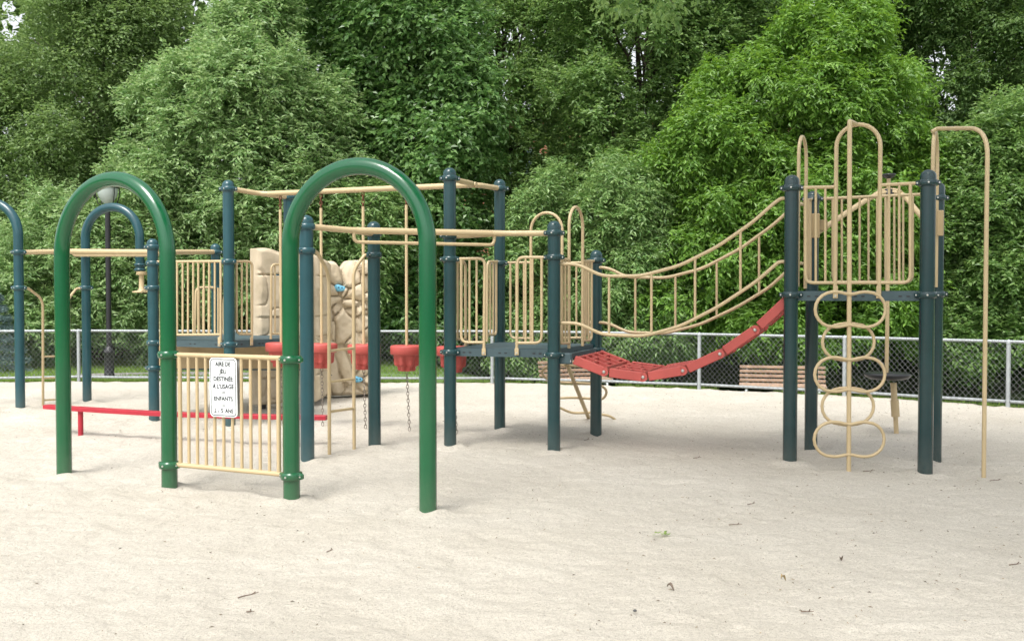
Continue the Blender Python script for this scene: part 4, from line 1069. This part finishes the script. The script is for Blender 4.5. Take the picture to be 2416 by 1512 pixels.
# ================= trees
GAPS = [(12, 40, 44, 62, .85), (2218, 150, 34, 50, .75), (2236, 232, 30, 34, .8), (1192, 215, 16, 40, .6), (1206, 300, 14, 60, .6), (1205, 430, 10, 60, .6), (1155, 440, 14, 26, .5), (1283, 350, 14, 16, .8), (1180, 100, 16, 40, .5), (5, 300, 14, 30, .5), (2120, 110, 20, 40, .5), (1620, 452, 26, 12, .6), (1507, 150, 20, 70, .85), (1190, 105, 52, 60, .62), (1250, 400, 16, 60, .6), (2120, 215, 26, 60, .55), (1130, 60, 25, 30, .5)]
def gap_keep(V):
    """thin the foliage where the photograph lets sky or brick through"""
    dx, dy, dz = V[:, 0], V[:, 1], V[:, 2]-EYE
    cp, sp_ = math.cos(PITCH), math.sin(PITCH); f_ = dy*cp-dz*sp_; u_ = dy*sp_+dz*cp
    x = 1208+F*dx/f_; y = 756-F*u_/f_; keep = np.ones(len(V), bool)
    for gx_, gy_, rx, ry, p in GAPS:
        q = ((x-gx_)/rx)**2+((y-gy_)/ry)**2
        keep &= ~((q < 1.0) & (rng.uniform(0, 1, len(V)) < p*np.clip(1.6-q, 0, 1)*1.0))
    return keep
def norm(v): return v/np.maximum(1e-6, np.linalg.norm(v, axis=-1, keepdims=True))
def leaf_arrays(P, A, Nn, L_, W_):
    S = norm(np.cross(A, Nn)); Nn = np.cross(S, A)
    L_ = L_[:, None]; W_ = W_[:, None]
    v0 = P; v2 = P+A*L_-Nn*L_*.12; m = P+A*L_*.42
    W_ = W_*1.22; v1 = m+S*W_*.5+Nn*W_*.16; v3 = m-S*W_*.5+Nn*W_*.16
    return np.stack([v0, v1, v2, v3], 1).reshape(-1, 3)
def leaf_obj(name, V, mat, parent=None, origin=None):
    n = len(V)//4; i = np.arange(n)[:, None]*4
    Fc = np.concatenate([i+np.array([[0, 1, 2]]), i+np.array([[0, 2, 3]])], 1).reshape(-1, 3)
    if origin is not None: V = V-np.array(origin)[None, :]
    me = np_mesh(name, V, Fc, False); me.materials.append(mat)
    o = bpy.data.objects.new(name, me); C.objects.link(o)
    if parent is not None: o.parent = parent
    elif origin is not None: o.location = origin
    return o
def lobes_to_leaves(cent, rad, axis, nspr, nl, L_, W_, droop, tw, up_bias=.35, flat=.8, nsub=11):
    """cent (k,3), rad (k,), axis: outward direction of every lobe"""
    k = len(cent); li = rng.choice(k, nspr, p=rad**2/np.sum(rad**2))
    ns = max(6, int(nsub)); so = norm(rng.normal(0, 1, (k*ns, 3))+np.repeat(axis, ns, 0)*.75+np.array([0, 0, up_bias]))
    srad = np.repeat(rad, ns)
    scn = np.repeat(cent, ns, 0)+so*np.stack([srad, srad, srad*flat], -1)*(rng.uniform(.45, 1.22, k*ns))[:, None]
    si = li*ns+rng.integers(0, ns, nspr)
    o = norm(so[si]*.6+rng.normal(0, .7, (nspr, 3))+np.array([0, 0, up_bias*.6]))
    c = scn[si]+o*(srad[si]*.34*rng.uniform(.2, 1, nspr)**.5)[:, None]
    t = norm(o*.8+rng.normal(0, .45, (nspr, 3))+np.array([0, 0, -droop]))
    # leaves along each twig
    u = np.tile(np.linspace(.0, 1, nl), nspr)+rng.uniform(-.05, .05, nspr*nl)
    ti = np.repeat(np.arange(nspr), nl); T = t[ti]
    sag = np.zeros((nspr*nl, 3)); sag[:, 2] = -(u**2)*tw*droop*.6
    P = c[ti]+T*(u*tw)[:, None]+sag
    side = norm(np.cross(T, np.array([0, 0, 1.0]))+1e-4); sgn = np.where(np.tile(np.arange(nl), nspr) % 2 == 0, 1, -1)[:, None]
    A = norm(T*.55+side*sgn*.75+rng.normal(0, .28, (nspr*nl, 3))+np.array([0, 0, -droop*.8]))
    Nn = norm(np.array([0, 0, 1.0])+rng.normal(0, .6, (nspr*nl, 3))+o[ti]*.35)
    return P, A, Nn, L_*rng.uniform(.6, 1.25, nspr*nl), W_*rng.uniform(.7, 1.2, nspr*nl)
def limb(b, p0, p1, r0, r1, wob, n=7):
    p0, p1 = Vector(p0), Vector(p1); L_ = (p1-p0).length; pts = []
    for i in range(n+1):
        t = i/n; q = p0.lerp(p1, t)+Vector((0, 0, -.10*L_*math.sin(PI*t)*wob))
        if 0 < i < n: q += Vector((random.uniform(-1, 1), random.uniform(-1, 1), random.uniform(-.4, .4)))*wob*L_*.05
        pts.append(q)
    b.tube(pts, [r0+(r1-r0)*i/n for i in range(n+1)], 7, False); return pts
def tree(name, label, cat, Y, outline, depth, nlobe, lr, nspr, nl, L_, W_, droop, tw, mat, trunk_x, group='trees beyond the fence', tr=.16, limbs=9, back=.2, flat=.8, zbase=None, fork=None):
    ys_ = np.array([q[0] for q in outline], float); xl = np.array([q[1] for q in outline], float); xr = np.array([q[2] for q in outline], float)
    yy = np.linspace(ys_[0], ys_[-1], 300); wd = np.interp(yy, ys_, xr)-np.interp(yy, ys_, xl)
    vy = rng.choice(yy, nlobe, p=wd/wd.sum()); a, c = np.interp(vy, ys_, xl), np.interp(vy, ys_, xr); u = rng.uniform(-1, 1, nlobe)
    hw = (c-a)/2; s = F/Y; lrp = lr*s*.7
    vx = (a+c)/2+u*np.maximum(hw-lrp, hw*.3)
    rho = np.where(rng.uniform(0, 1, nlobe) < back, -rng.uniform(.3, 1, nlobe), rng.uniform(.35, 1, nlobe))
    prof = np.minimum(1, .35+hw/hw.max())
    Yl = Y-depth*np.sqrt(np.clip(1-u*u*.95, 0, 1))*rho*prof
    cent = np.array([tuple(at(float(x), float(y), float(q))) for x, y, q in zip(vx, vy, Yl)])
    # perspective keeps the outline only at Y; keep x,z of the Y-plane for lobes so that the crown has its true size
    flatp = np.array([tuple(at(float(x), float(y), Y)) for x, y in zip(vx, vy)]); k_ = .6
    cent[:, 0] = cent[:, 0]*k_+flatp[:, 0]*(1-k_); cent[:, 2] = cent[:, 2]*k_+flatp[:, 2]*(1-k_)
    cent[:, 2] = np.maximum(cent[:, 2], -.2)
    rad = lr*rng.uniform(.6, 1.25, nlobe)
    mid = np.array([at((outline[len(outline)//2][1]+outline[len(outline)//2][2])/2, (ys_[0]+ys_[-1])/2, Y)])
    ax = norm((cent-mid)*np.array([1, 1, .6]))
    P, A, Nn, LL, WW = lobes_to_leaves(cent, rad, ax, nspr, nl, L_, W_, droop, tw, flat=flat)
    kp = gap_keep(P) & (P[:, 1] > 15.2) & (P[:, 2] > -.75)
    V = leaf_arrays(P[kp], A[kp], Nn[kp], LL[kp], WW[kp])
    tx = at(trunk_x[0], 800, Y).x; zb0 = zbase if zbase is not None else float(ground_z(np.array([tx]), np.array([Y]))[0])
    t = thing(name, label, cat, (tx, Y, zb0), group)
    org = (tx, Y, zb0); leaf_obj('crown', V, mat, t, org)
    b = MB(); topp = Vector(mid[0]); ztop = at(0, float(ys_[0]), Y).z
    tp = Vector((at(trunk_x[1], 300, Y).x, Y, zb0+(ztop-zb0)*.82))
    pts = []
    for i in range(10):
        f_ = i/9; q = Vector((tx, Y, zb0-.2)).lerp(tp, f_)+Vector((math.sin(f_*7+tx)*.12*f_, math.cos(f_*5+tx)*.12*f_, 0)); pts.append(q)
    b.tube(pts, [tr*(1-.75*i/9)*(1.25 if i == 0 else 1) for i in range(10)], 12, False)
    sel = rng.choice(nlobe, min(limbs, nlobe), replace=False)
    for j in sel:
        q = Vector(cent[j]); f_ = min(.9, max(.12, (q.z-zb0)/(tp.z-zb0)*.72)); i = int(f_*9); p = pts[i].lerp(pts[min(9, i+1)], f_*9-i)
        lp = limb(b, p, q, tr*(1-.75*f_)*.62, .020, .9)
        for _ in range(3):
            m_ = lp[random.randint(3, 6)]; limb(b, m_, m_+Vector((random.uniform(-.8, .8), random.uniform(-.8, .5), random.uniform(.0, .8))), .024, .006, .6, 4)
    b.build('trunk', M['bark'], t)
    return t
lm = {
 'dull': leaf_mat('dull_green_leaves', (.125, .215, .066), (.275, .390, .155), .45, .45),
 'light': leaf_mat('pale_green_leaves', (.135, .265, .080), (.375, .500, .235), .38, .42),
 'broad': leaf_mat('broad_green_leaves', (.075, .180, .046), (.225, .375, .130), .42, .35, .6),
 'mid': leaf_mat('mid_green_leaves', (.100, .205, .056), (.265, .400, .135), .45, .42),
 'bright': leaf_mat('bright_green_leaves', (.090, .205, .030), (.215, .375, .070), .38, .45),
 'deep': leaf_mat('deep_green_leaves', (.062, .140, .034), (.180, .285, .085), .42, .5),
 'fresh': leaf_mat('fresh_green_leaves', (.105, .220, .060), (.305, .440, .165), .32, .4),
 'shade': leaf_mat('shaded_shrub_leaves', (.028, .066, .018), (.085, .140, .042), .22, .5),  # shrub green with the shade under the trees painted in
 'spruce': leaf_mat('blue_spruce_needles', (.10, .17, .17), (.22, .31, .30), .1, .6),
}
Q = 1.0   # foliage density
def N(n): return int(n*1.75)
tree('poplar_tree', 'tall dull green poplar with fine leaves filling the upper left behind the blue arches', 'tree', 27, [(-130, 70, 430), (40, 40, 480), (150, -120, 480), (300, -250, 460), (500, -250, 400), (700, -250, 380), (840, -250, 380)], 2.6, 210, .80, N(21000), 6, .108, .052, .2, .42, lm['dull'], (215, 240), limbs=14)
tree('leafy_tree', 'pale yellow green tree with pointed dome between the two green arches', 'tree', 23.0, [(15, 605, 640), (55, 560, 690), (110, 470, 740), (200, 340, 800), (300, 300, 835), (400, 270, 870), (480, 290, 880), (560, 350, 885), (640, 380, 870), (720, 430, 840)], 2.3, 170, .58, N(11500), 8, .125, .043, .15, .34, lm['light'], (600, 610), limbs=16)
tree('leafy_bush', 'light green loose bush behind the black lamp post at left', 'bush', 22, [(470, 130, 290), (530, 60, 400), (620, -80, 500), (720, -80, 520), (812, -60, 400)], 1.3, 85, .46, N(5600), 8, .120, .040, .2, .32, lm['light'], (200, 210), tr=.07, group='bushes behind the fence')
tree('broadleaf_tree', 'dark tree with broad glossy leaves behind the nearer green arch', 'tree', 24.6, [(-110, 690, 1110), (60, 730, 1130), (200, 780, 1190), (350, 840, 1200), (500, 850, 1180), (650, 850, 1170), (840, 860, 1150)], 2.4, 150, .72, N(9000), 7, .150, .076, .35, .42, lm['broad'], (1015, 960), limbs=14)
tree('woodland_tree', 'tall thin tree with grey forked trunk and sky showing through above the teal posts', 'tree', 28, [(-130, 1040, 1480), (100, 1090, 1500), (300, 1110, 1500), (450, 1130, 1450), (600, 1150, 1450)], 2.0, 100, .62, N(7600), 7, .115, .050, .12, .4, lm['mid'], (1240, 1165), limbs=22, tr=.24)
tree('elm_tree', 'mid green elm with small shiny leaves above the red bridge', 'tree', 25.5, [(-110, 1230, 1900), (80, 1270, 1850), (200, 1300, 1760), (350, 1320, 1650), (500, 1320, 1580), (650, 1300, 1540)], 2.3, 150, .66, N(10500), 8, .120, .050, .10, .38, lm['mid'], (1500, 1508), limbs=18, tr=.2)
tree('ash_tree', 'bright green ash tree with drooping leaf sprays behind the tall dark tower', 'tree', 22.6, [(28, 1925, 1985), (60, 1835, 2065), (120, 1790, 2090), (190, 1680, 2125), (290, 1580, 2190), (400, 1490, 2205), (500, 1450, 2220), (600, 1410, 2215), (700, 1380, 2200), (790, 1420, 2180)], 2.4, 210, .62, N(15000), 8, .135, .046, .38, .34, lm['bright'], (1900, 1930), limbs=14, flat=.7)
tree('woodland_tree', 'dark high tree with gaps of white sky at the top right corner', 'tree', 28.5, [(-150, 1830, 2600), (60, 2000, 2600), (200, 2090, 2600), (350, 2150, 2600), (520, 2150, 2600)], 2.2, 130, .70, N(12000), 7, .13, .050, .35, .42, lm['deep'], (2290, 2260), limbs=22, tr=.22)
tree('leafy_tree', 'grey green tree behind the bent tan fireman pole at right', 'tree', 22.2, [(240, 2340, 2420), (300, 2260, 2500), (400, 2205, 2600), (550, 2190, 2650), (700, 2180, 2650), (830, 2180, 2650)], 2.0, 110, .52, N(8500), 8, .118, .048, .12, .33, lm['mid'], (2440, 2430), limbs=12)
tree('young_tree', 'slender young tree with pale narrow leaves above the low end of the rope bridge', 'tree', 21.8, [(395, 1395, 1470), (470, 1345, 1550), (560, 1330, 1560), (680, 1340, 1600), (830, 1340, 1630)], 1.1, 60, .42, N(4300), 8, .120, .036, .35, .32, lm['fresh'], (1470, 1465), tr=.06, group='young trees behind the fence')
tree('young_tree', 'small pale leaved tree behind the middle deck railing and hand loops', 'tree', 22.0, [(455, 1245, 1320), (520, 1215, 1345), (620, 1190, 1345), (730, 1180, 1345), (840, 1180, 1345)], .9, 42, .38, N(2800), 8, .120, .036, .3, .32, lm['fresh'], (1270, 1275), tr=.06, group='young trees behind the fence')
tree('young_tree', 'small light green tree seen between the hanging pod chains', 'tree', 22.0, [(470, 760, 950), (540, 730, 960), (640, 720, 940), (740, 700, 900)], .9, 36, .38, N(2300), 8, .120, .036, .3, .32, lm['fresh'], (800, 805), tr=.06, group='young trees behind the fence')
shr = [(-110, 180, 'lm', 'fresh', 'loose green shrub at the far left foot of the trees beyond the lawn'), (150, 450, '', 'deep', 'dark shrub on the lawn edge behind the black lamp post'), (400, 720, '', 'mid', 'dark green shrub behind the blue tower deck'), (680, 900, '', 'deep', 'dark shrub behind the rock climbing wall'), (860, 1130, '', 'mid', 'low bushy shrub seen behind the wholly visible red pod'),
       (1100, 1330, '', 'deep', 'dark shrub behind the fence under the middle deck'), (1300, 1580, '', 'deep', 'low dark shrub under the young tree at the left bridge end'), (1530, 1830, '', 'deep', 'dark shrub beneath the sagging middle of the rope bridge'), (1780, 2060, '', 'deep', 'dark shrub behind the brown park bench'), (2020, 2300, '', 'deep', 'dark shrub behind the spinner seat'), (2250, 2560, '', 'deep', 'dark shrub at the far right foot of the trees')]
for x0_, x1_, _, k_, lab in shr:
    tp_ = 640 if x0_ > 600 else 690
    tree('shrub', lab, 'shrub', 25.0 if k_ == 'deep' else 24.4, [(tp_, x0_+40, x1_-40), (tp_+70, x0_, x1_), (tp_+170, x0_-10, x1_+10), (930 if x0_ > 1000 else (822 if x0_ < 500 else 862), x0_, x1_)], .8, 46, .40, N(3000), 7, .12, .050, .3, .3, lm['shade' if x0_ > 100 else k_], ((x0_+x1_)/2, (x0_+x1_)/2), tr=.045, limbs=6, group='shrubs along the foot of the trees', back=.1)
# blue spruce at the left edge
sx = at(-18, 800, 20).x; t = thing('blue_spruce', 'small blue grey spruce cut off by the left edge beyond the fence', 'tree', (sx, 20, 0), 'young trees behind the fence')
b = MB(); b.tube([(sx, 20, -.1), (sx, 20, 2.0)], [.06, .01], 8); b.build('trunk', M['bark'], t)
n = 9000; h_ = rng.uniform(.05, 1, n)**1.3; a = rng.uniform(0, 2*PI, n); tier = np.round(h_*9)/9; rr = (1-tier)*.75*rng.uniform(.15, 1, n)**.6
P = np.stack([sx+rr*np.cos(a), 20+rr*np.sin(a), .1+tier*1.75-rr*.18+rng.normal(0, .035, n)], -1); A = norm(np.stack([np.cos(a)+rng.normal(0, .5, n), np.sin(a)+rng.normal(0, .5, n), rng.normal(.15, .35, n)], -1))
leaf_obj('crown', leaf_arrays(P, A, norm(rng.normal(0, 1, (n, 3))), np.full(n, .085), np.full(n, .016)), lm['spruce'], t, (sx, 20, 0))
# overhanging twigs at the top edge, from a tree standing above the camera
oy = 9.0; P = []; ends = []
for x, y in ((1428, 4), (1450, 14), (1478, 8), (1510, 22), (1540, 16), (1565, 10), (1590, 24), (1612, 12), (1640, -8), (1500, -30), (1560, -40), (1400, -30)): ends.append(at(x, y, oy+random.uniform(-.3, .3)))
t = thing('shade_tree', 'tall tree outside the frame whose dark leafy twigs hang in at the top centre edge', 'tree', (4.6, -2.2, -.2))
org = (4.6, -2.2, -.2)
b = MB(); root = Vector((4.2, 1.0, 8.2)); hubp = at(1530, -60, oy)
tk = [Vector((4.6, -2.2, -.5)), Vector((4.55, -2.0, 2.5)), Vector((4.3, -1.2, 5.2)), Vector((3.9, 0, 7.5)), Vector((3.4, 1.5, 10.0))]
b.tube(smooth_path(tk, 4), [.34-.28*i/16 for i in range(17)], 14, False); b.build('trunk', M['bark'], t)
b = MB(); limb(b, Vector((4.0, -.4, 6.8)), hubp, .07, .012, .6, 10)
for e_ in ends: limb(b, hubp+Vector((random.uniform(-.2, .2), 0, 0)), e_+Vector((0, 0, .05)), .006, .002, .5, 4)
cc = np.array([-2.5, 1.5, 0])+np.array([(3.2, 3.0, 9.4), (4.6, 1.8, 9.0), (1.8, 2.6, 8.8), (5.6, 3.4, 8.6), (3.8, 4.6, 8.8), (2.2, 4.4, 8.4), (6.6, 2.4, 8.8), (4.4, .2, 8.2), (2.6, .8, 8.0), (7.2, 4.2, 8.6), (3.0, 5.4, 7.9), (5.2, 5.2, 8.2), (.8, 3.4, 8.3), (6.0, .6, 9.4), (3.8, 2.0, 10.6)])
for q in cc[:13]: limb(b, Vector((4.0, -.3, 7.0)), Vector(q), .06, .012, .7)
b.build('limbs', M['bark'], t)
cent = np.array([tuple(e_) for e_ in ends]); P, A, Nn, LL, WW = lobes_to_leaves(cent, np.full(len(cent), .055), np.tile([0, 0, -.5], (len(cent), 1)), 70, 5, .075, .034, .6, .10)
V1 = leaf_arrays(P, A, Nn, LL, WW)
P, A, Nn, LL, WW = lobes_to_leaves(cc, np.full(len(cc), .95), np.tile([0, 0, .2], (len(cc), 1)), 2300, 7, .17, .08, .4, .4)
leaf_obj('crown', np.concatenate([V1, leaf_arrays(P, A, Nn, LL, WW)]), lm['mid'], t, org)
# distant wood closing the view
n = 90000; fx_ = rng.uniform(-24, 24, n); fy_ = rng.uniform(31, 36, n); hgt = 16+3*vnoise(fx_*.3, fy_*.3, 40); fz_ = -1+rng.uniform(0, 1, n)*(hgt+1)
cl = vnoise(fx_*.9, fz_*.9+fy_*.3, 41); k = cl > -.28; P = np.stack([fx_, fy_, fz_], -1)[k]; kp = gap_keep(P); P = P[kp]; n = len(P)
A = norm(rng.normal(0, 1, (n, 3))+np.array([0, 0, -.5])); L_ = rng.uniform(.25, .5, n)
o = leaf_obj('distant_wood', leaf_arrays(P, A, norm(rng.normal(0, 1, (n, 3))+np.array([0, -.6, .6])), L_, L_*.5), lm['deep']); tag(o, 'dense dark wood closing the view far behind the nearer trees', 'wood', kind='stuff')

# ================= debris on the sand
deb = [(586, 1411, .085, .5, 'long dry grey stick lying on bare sand in the foreground', 'twig', 'twig'), (590, 1447, .045, -.7, 'short curled dry stick just below the longer one in the foreground', 'twig', 'twig'),
       (1735, 1237, .07, -.4, 'dry brown leaf stem on the sand below the red bridge', 'twig', 'twig'), (1582, 1392, .045, -.6, 'bent dark leaf curl on the sand at right foreground', 'twig', 'leaf'),
       (2050, 1110, .08, -.2, 'dry stick lying beside the foot of the loop climber', 'twig', 'twig'), (1645, 1084, .06, -.3, 'small dark twig on the shaded sand left of the tall tower', 'twig', 'twig'),
       (1385, 1036, .04, .2, 'little dark chip of bark behind the teal post', 'twig', 'twig'), (1848, 1370, .035, .4, 'orange brown dry leaf on the sand at the right', 'paleleaf', 'leaf'),
       (1984, 1322, .04, 1.0, 'crumpled dark dry leaf on the sand under the loop climber', 'twig', 'leaf'), (1904, 1447, .05, -.7, 'thin brown twig near the bottom edge of the sand at right', 'twig', 'twig'),
       (778, 1304, .03, .2, 'tiny pale twig on the sand below the nearer green arch', 'twig', 'twig'), (1773, 1190, .05, .1, 'flat dry twig on the sand right of the bridge shadow', 'twig', 'twig'), (2350, 1123, .08, -.15, 'dry twig beside the foot of the bent tan pole', 'twig', 'twig'), (2395,1330,.05,-.3,'faded brown twig lying by itself in front of the fireman pole','twig','twig')]
for x, y, L_, a, lab, mt, nm in deb:
    L_ *= .62 if nm == 'twig' else .45
    d = ray(x, y); t_ = -EYE/d.z; p = Vector((d.x*t_, d.y*t_, 0)); p.z = float(sand_z(np.array([p.x]), np.array([p.y]))[0])+.007
    e = Vector((math.cos(a), math.sin(a), 0)); s_ = Vector((-e.y, e.x, 0)); b = MB()
    if nm == 'twig':
        pts = [p-e*L_, p-e*L_*.3+s_*L_*.12+Vector((0, 0, .004)), p+e*L_*.3-s_*L_*.03+Vector((0, 0, .008)), p+e*L_+s_*L_*.15+Vector((0, 0, .012))]
        b.tube(smooth_path(pts, 3), [.0036]*4+[.003]*3+[.002]*3, 6); b.tube([pts[2], pts[2]+e*L_*.3-s_*L_*.3+Vector((0, 0, .015))], .003, 5)
    else:
        vs = []; n_ = 8
        for i in range(n_+1):
            t2 = i/n_; w_ = .012*math.sin(PI*t2)**.8; cz = .004+.016*math.sin(PI*t2*1.3)
            for k_ in (-1, -.4, .4, 1): vs.append(p+e*(L_*(2*t2-1))+s_*(w_*k_)+Vector((0, 0, cz+.012*k_*k_)))
        b.add(vs, [(i*4+j, i*4+j+1, i*4+j+5, i*4+j+4) for i in range(n_) for j in range(3)])
    o = b.build('dry_twig' if nm == 'twig' else 'fallen_leaf', M[mt], None, p); tag(o, lab, nm, 'bits of dry wood and leaf on the sand')
# green sprig and dark pebble
d = ray(1553, 1262); t_ = -EYE/d.z; p = Vector((d.x*t_, d.y*t_, .01)); b = MB(); r_ = random.Random(3)
for i in range(14):
    a = r_.uniform(0, 2*PI); e = Vector((math.cos(a), math.sin(a), r_.uniform(.05, .35))).normalized(); s_ = e.cross(Vector((0, 0, 1))).normalized(); q = p+Vector((r_.uniform(-.05, .05), r_.uniform(-.04, .04), 0)); l = r_.uniform(.018, .034)
    b.add([q, q+e*l*.5+s_*.011, q+e*l, q+e*l*.5-s_*.011], [(0, 1, 2), (0, 2, 3)], False)
o = b.build('weed_sprig', M['grass'], None, p); tag(o, 'small green weed sprig growing alone in the open sand', 'weed')
d = ray(1498, 1443); t_ = -EYE/d.z; p = Vector((d.x*t_, d.y*t_, .005)); b = MB(); b.lathe([(.002, -.004), (.008, -.002), (.010, .003), (.006, .007), (.002, .008)], p, 8)
o = b.build('pebble', M['stone'], None, p); tag(o, 'small black pebble on the foreground sand', 'pebble')
# fine litter
n = 6500; lx_ = rng.uniform(-7, 8, n); ly_ = 4.4+rng.uniform(0, 1, n)**1.3*11.5; wgt = (.22+.78*np.clip((lx_+1)/5, 0, 1))*(.25+1.5*np.clip(vnoise(lx_*1.1, ly_*1.1, 31)+.35, 0, 1)); k = rng.uniform(0, 1, n) < wgt; lx_, ly_ = lx_[k], ly_[k]; n = len(lx_)
lz_ = sand_z(lx_, ly_)+.004; a = rng.uniform(0, PI, n); ll = rng.uniform(.001, .012, n)*(rng.uniform(0, 1, n) < .6)+.004; ww = rng.uniform(.0015, .0035, n)
e = np.stack([np.cos(a), np.sin(a), rng.normal(0, .1, n)], -1)*ll[:, None]; s_ = np.stack([-np.sin(a), np.cos(a), np.zeros(n)], -1)*ww[:, None]; P = np.stack([lx_, ly_, lz_], -1); up = np.array([0, 0, .006])
V = np.stack([P-e-s_*.3, P+s_+up*0, P+e, P-s_, P+up], 1).reshape(-1, 3); i5 = np.arange(n)[:, None]*5
Fc = np.concatenate([i5+np.array([[0, 3, 4]]), i5+np.array([[3, 2, 4]]), i5+np.array([[2, 1, 4]]), i5+np.array([[1, 0, 4]])])
me = np_mesh('sand_litter', V, Fc, False); me.materials.append(leaf_mat('litter_bits', (.10, .085, .065), (.38, .32, .24), .1, .8, .1)); o = bpy.data.objects.new('sand_litter', me); C.objects.link(o)
tag(o, 'fine scattered bits of bark and leaf litter on the sand', 'litter', kind='stuff')
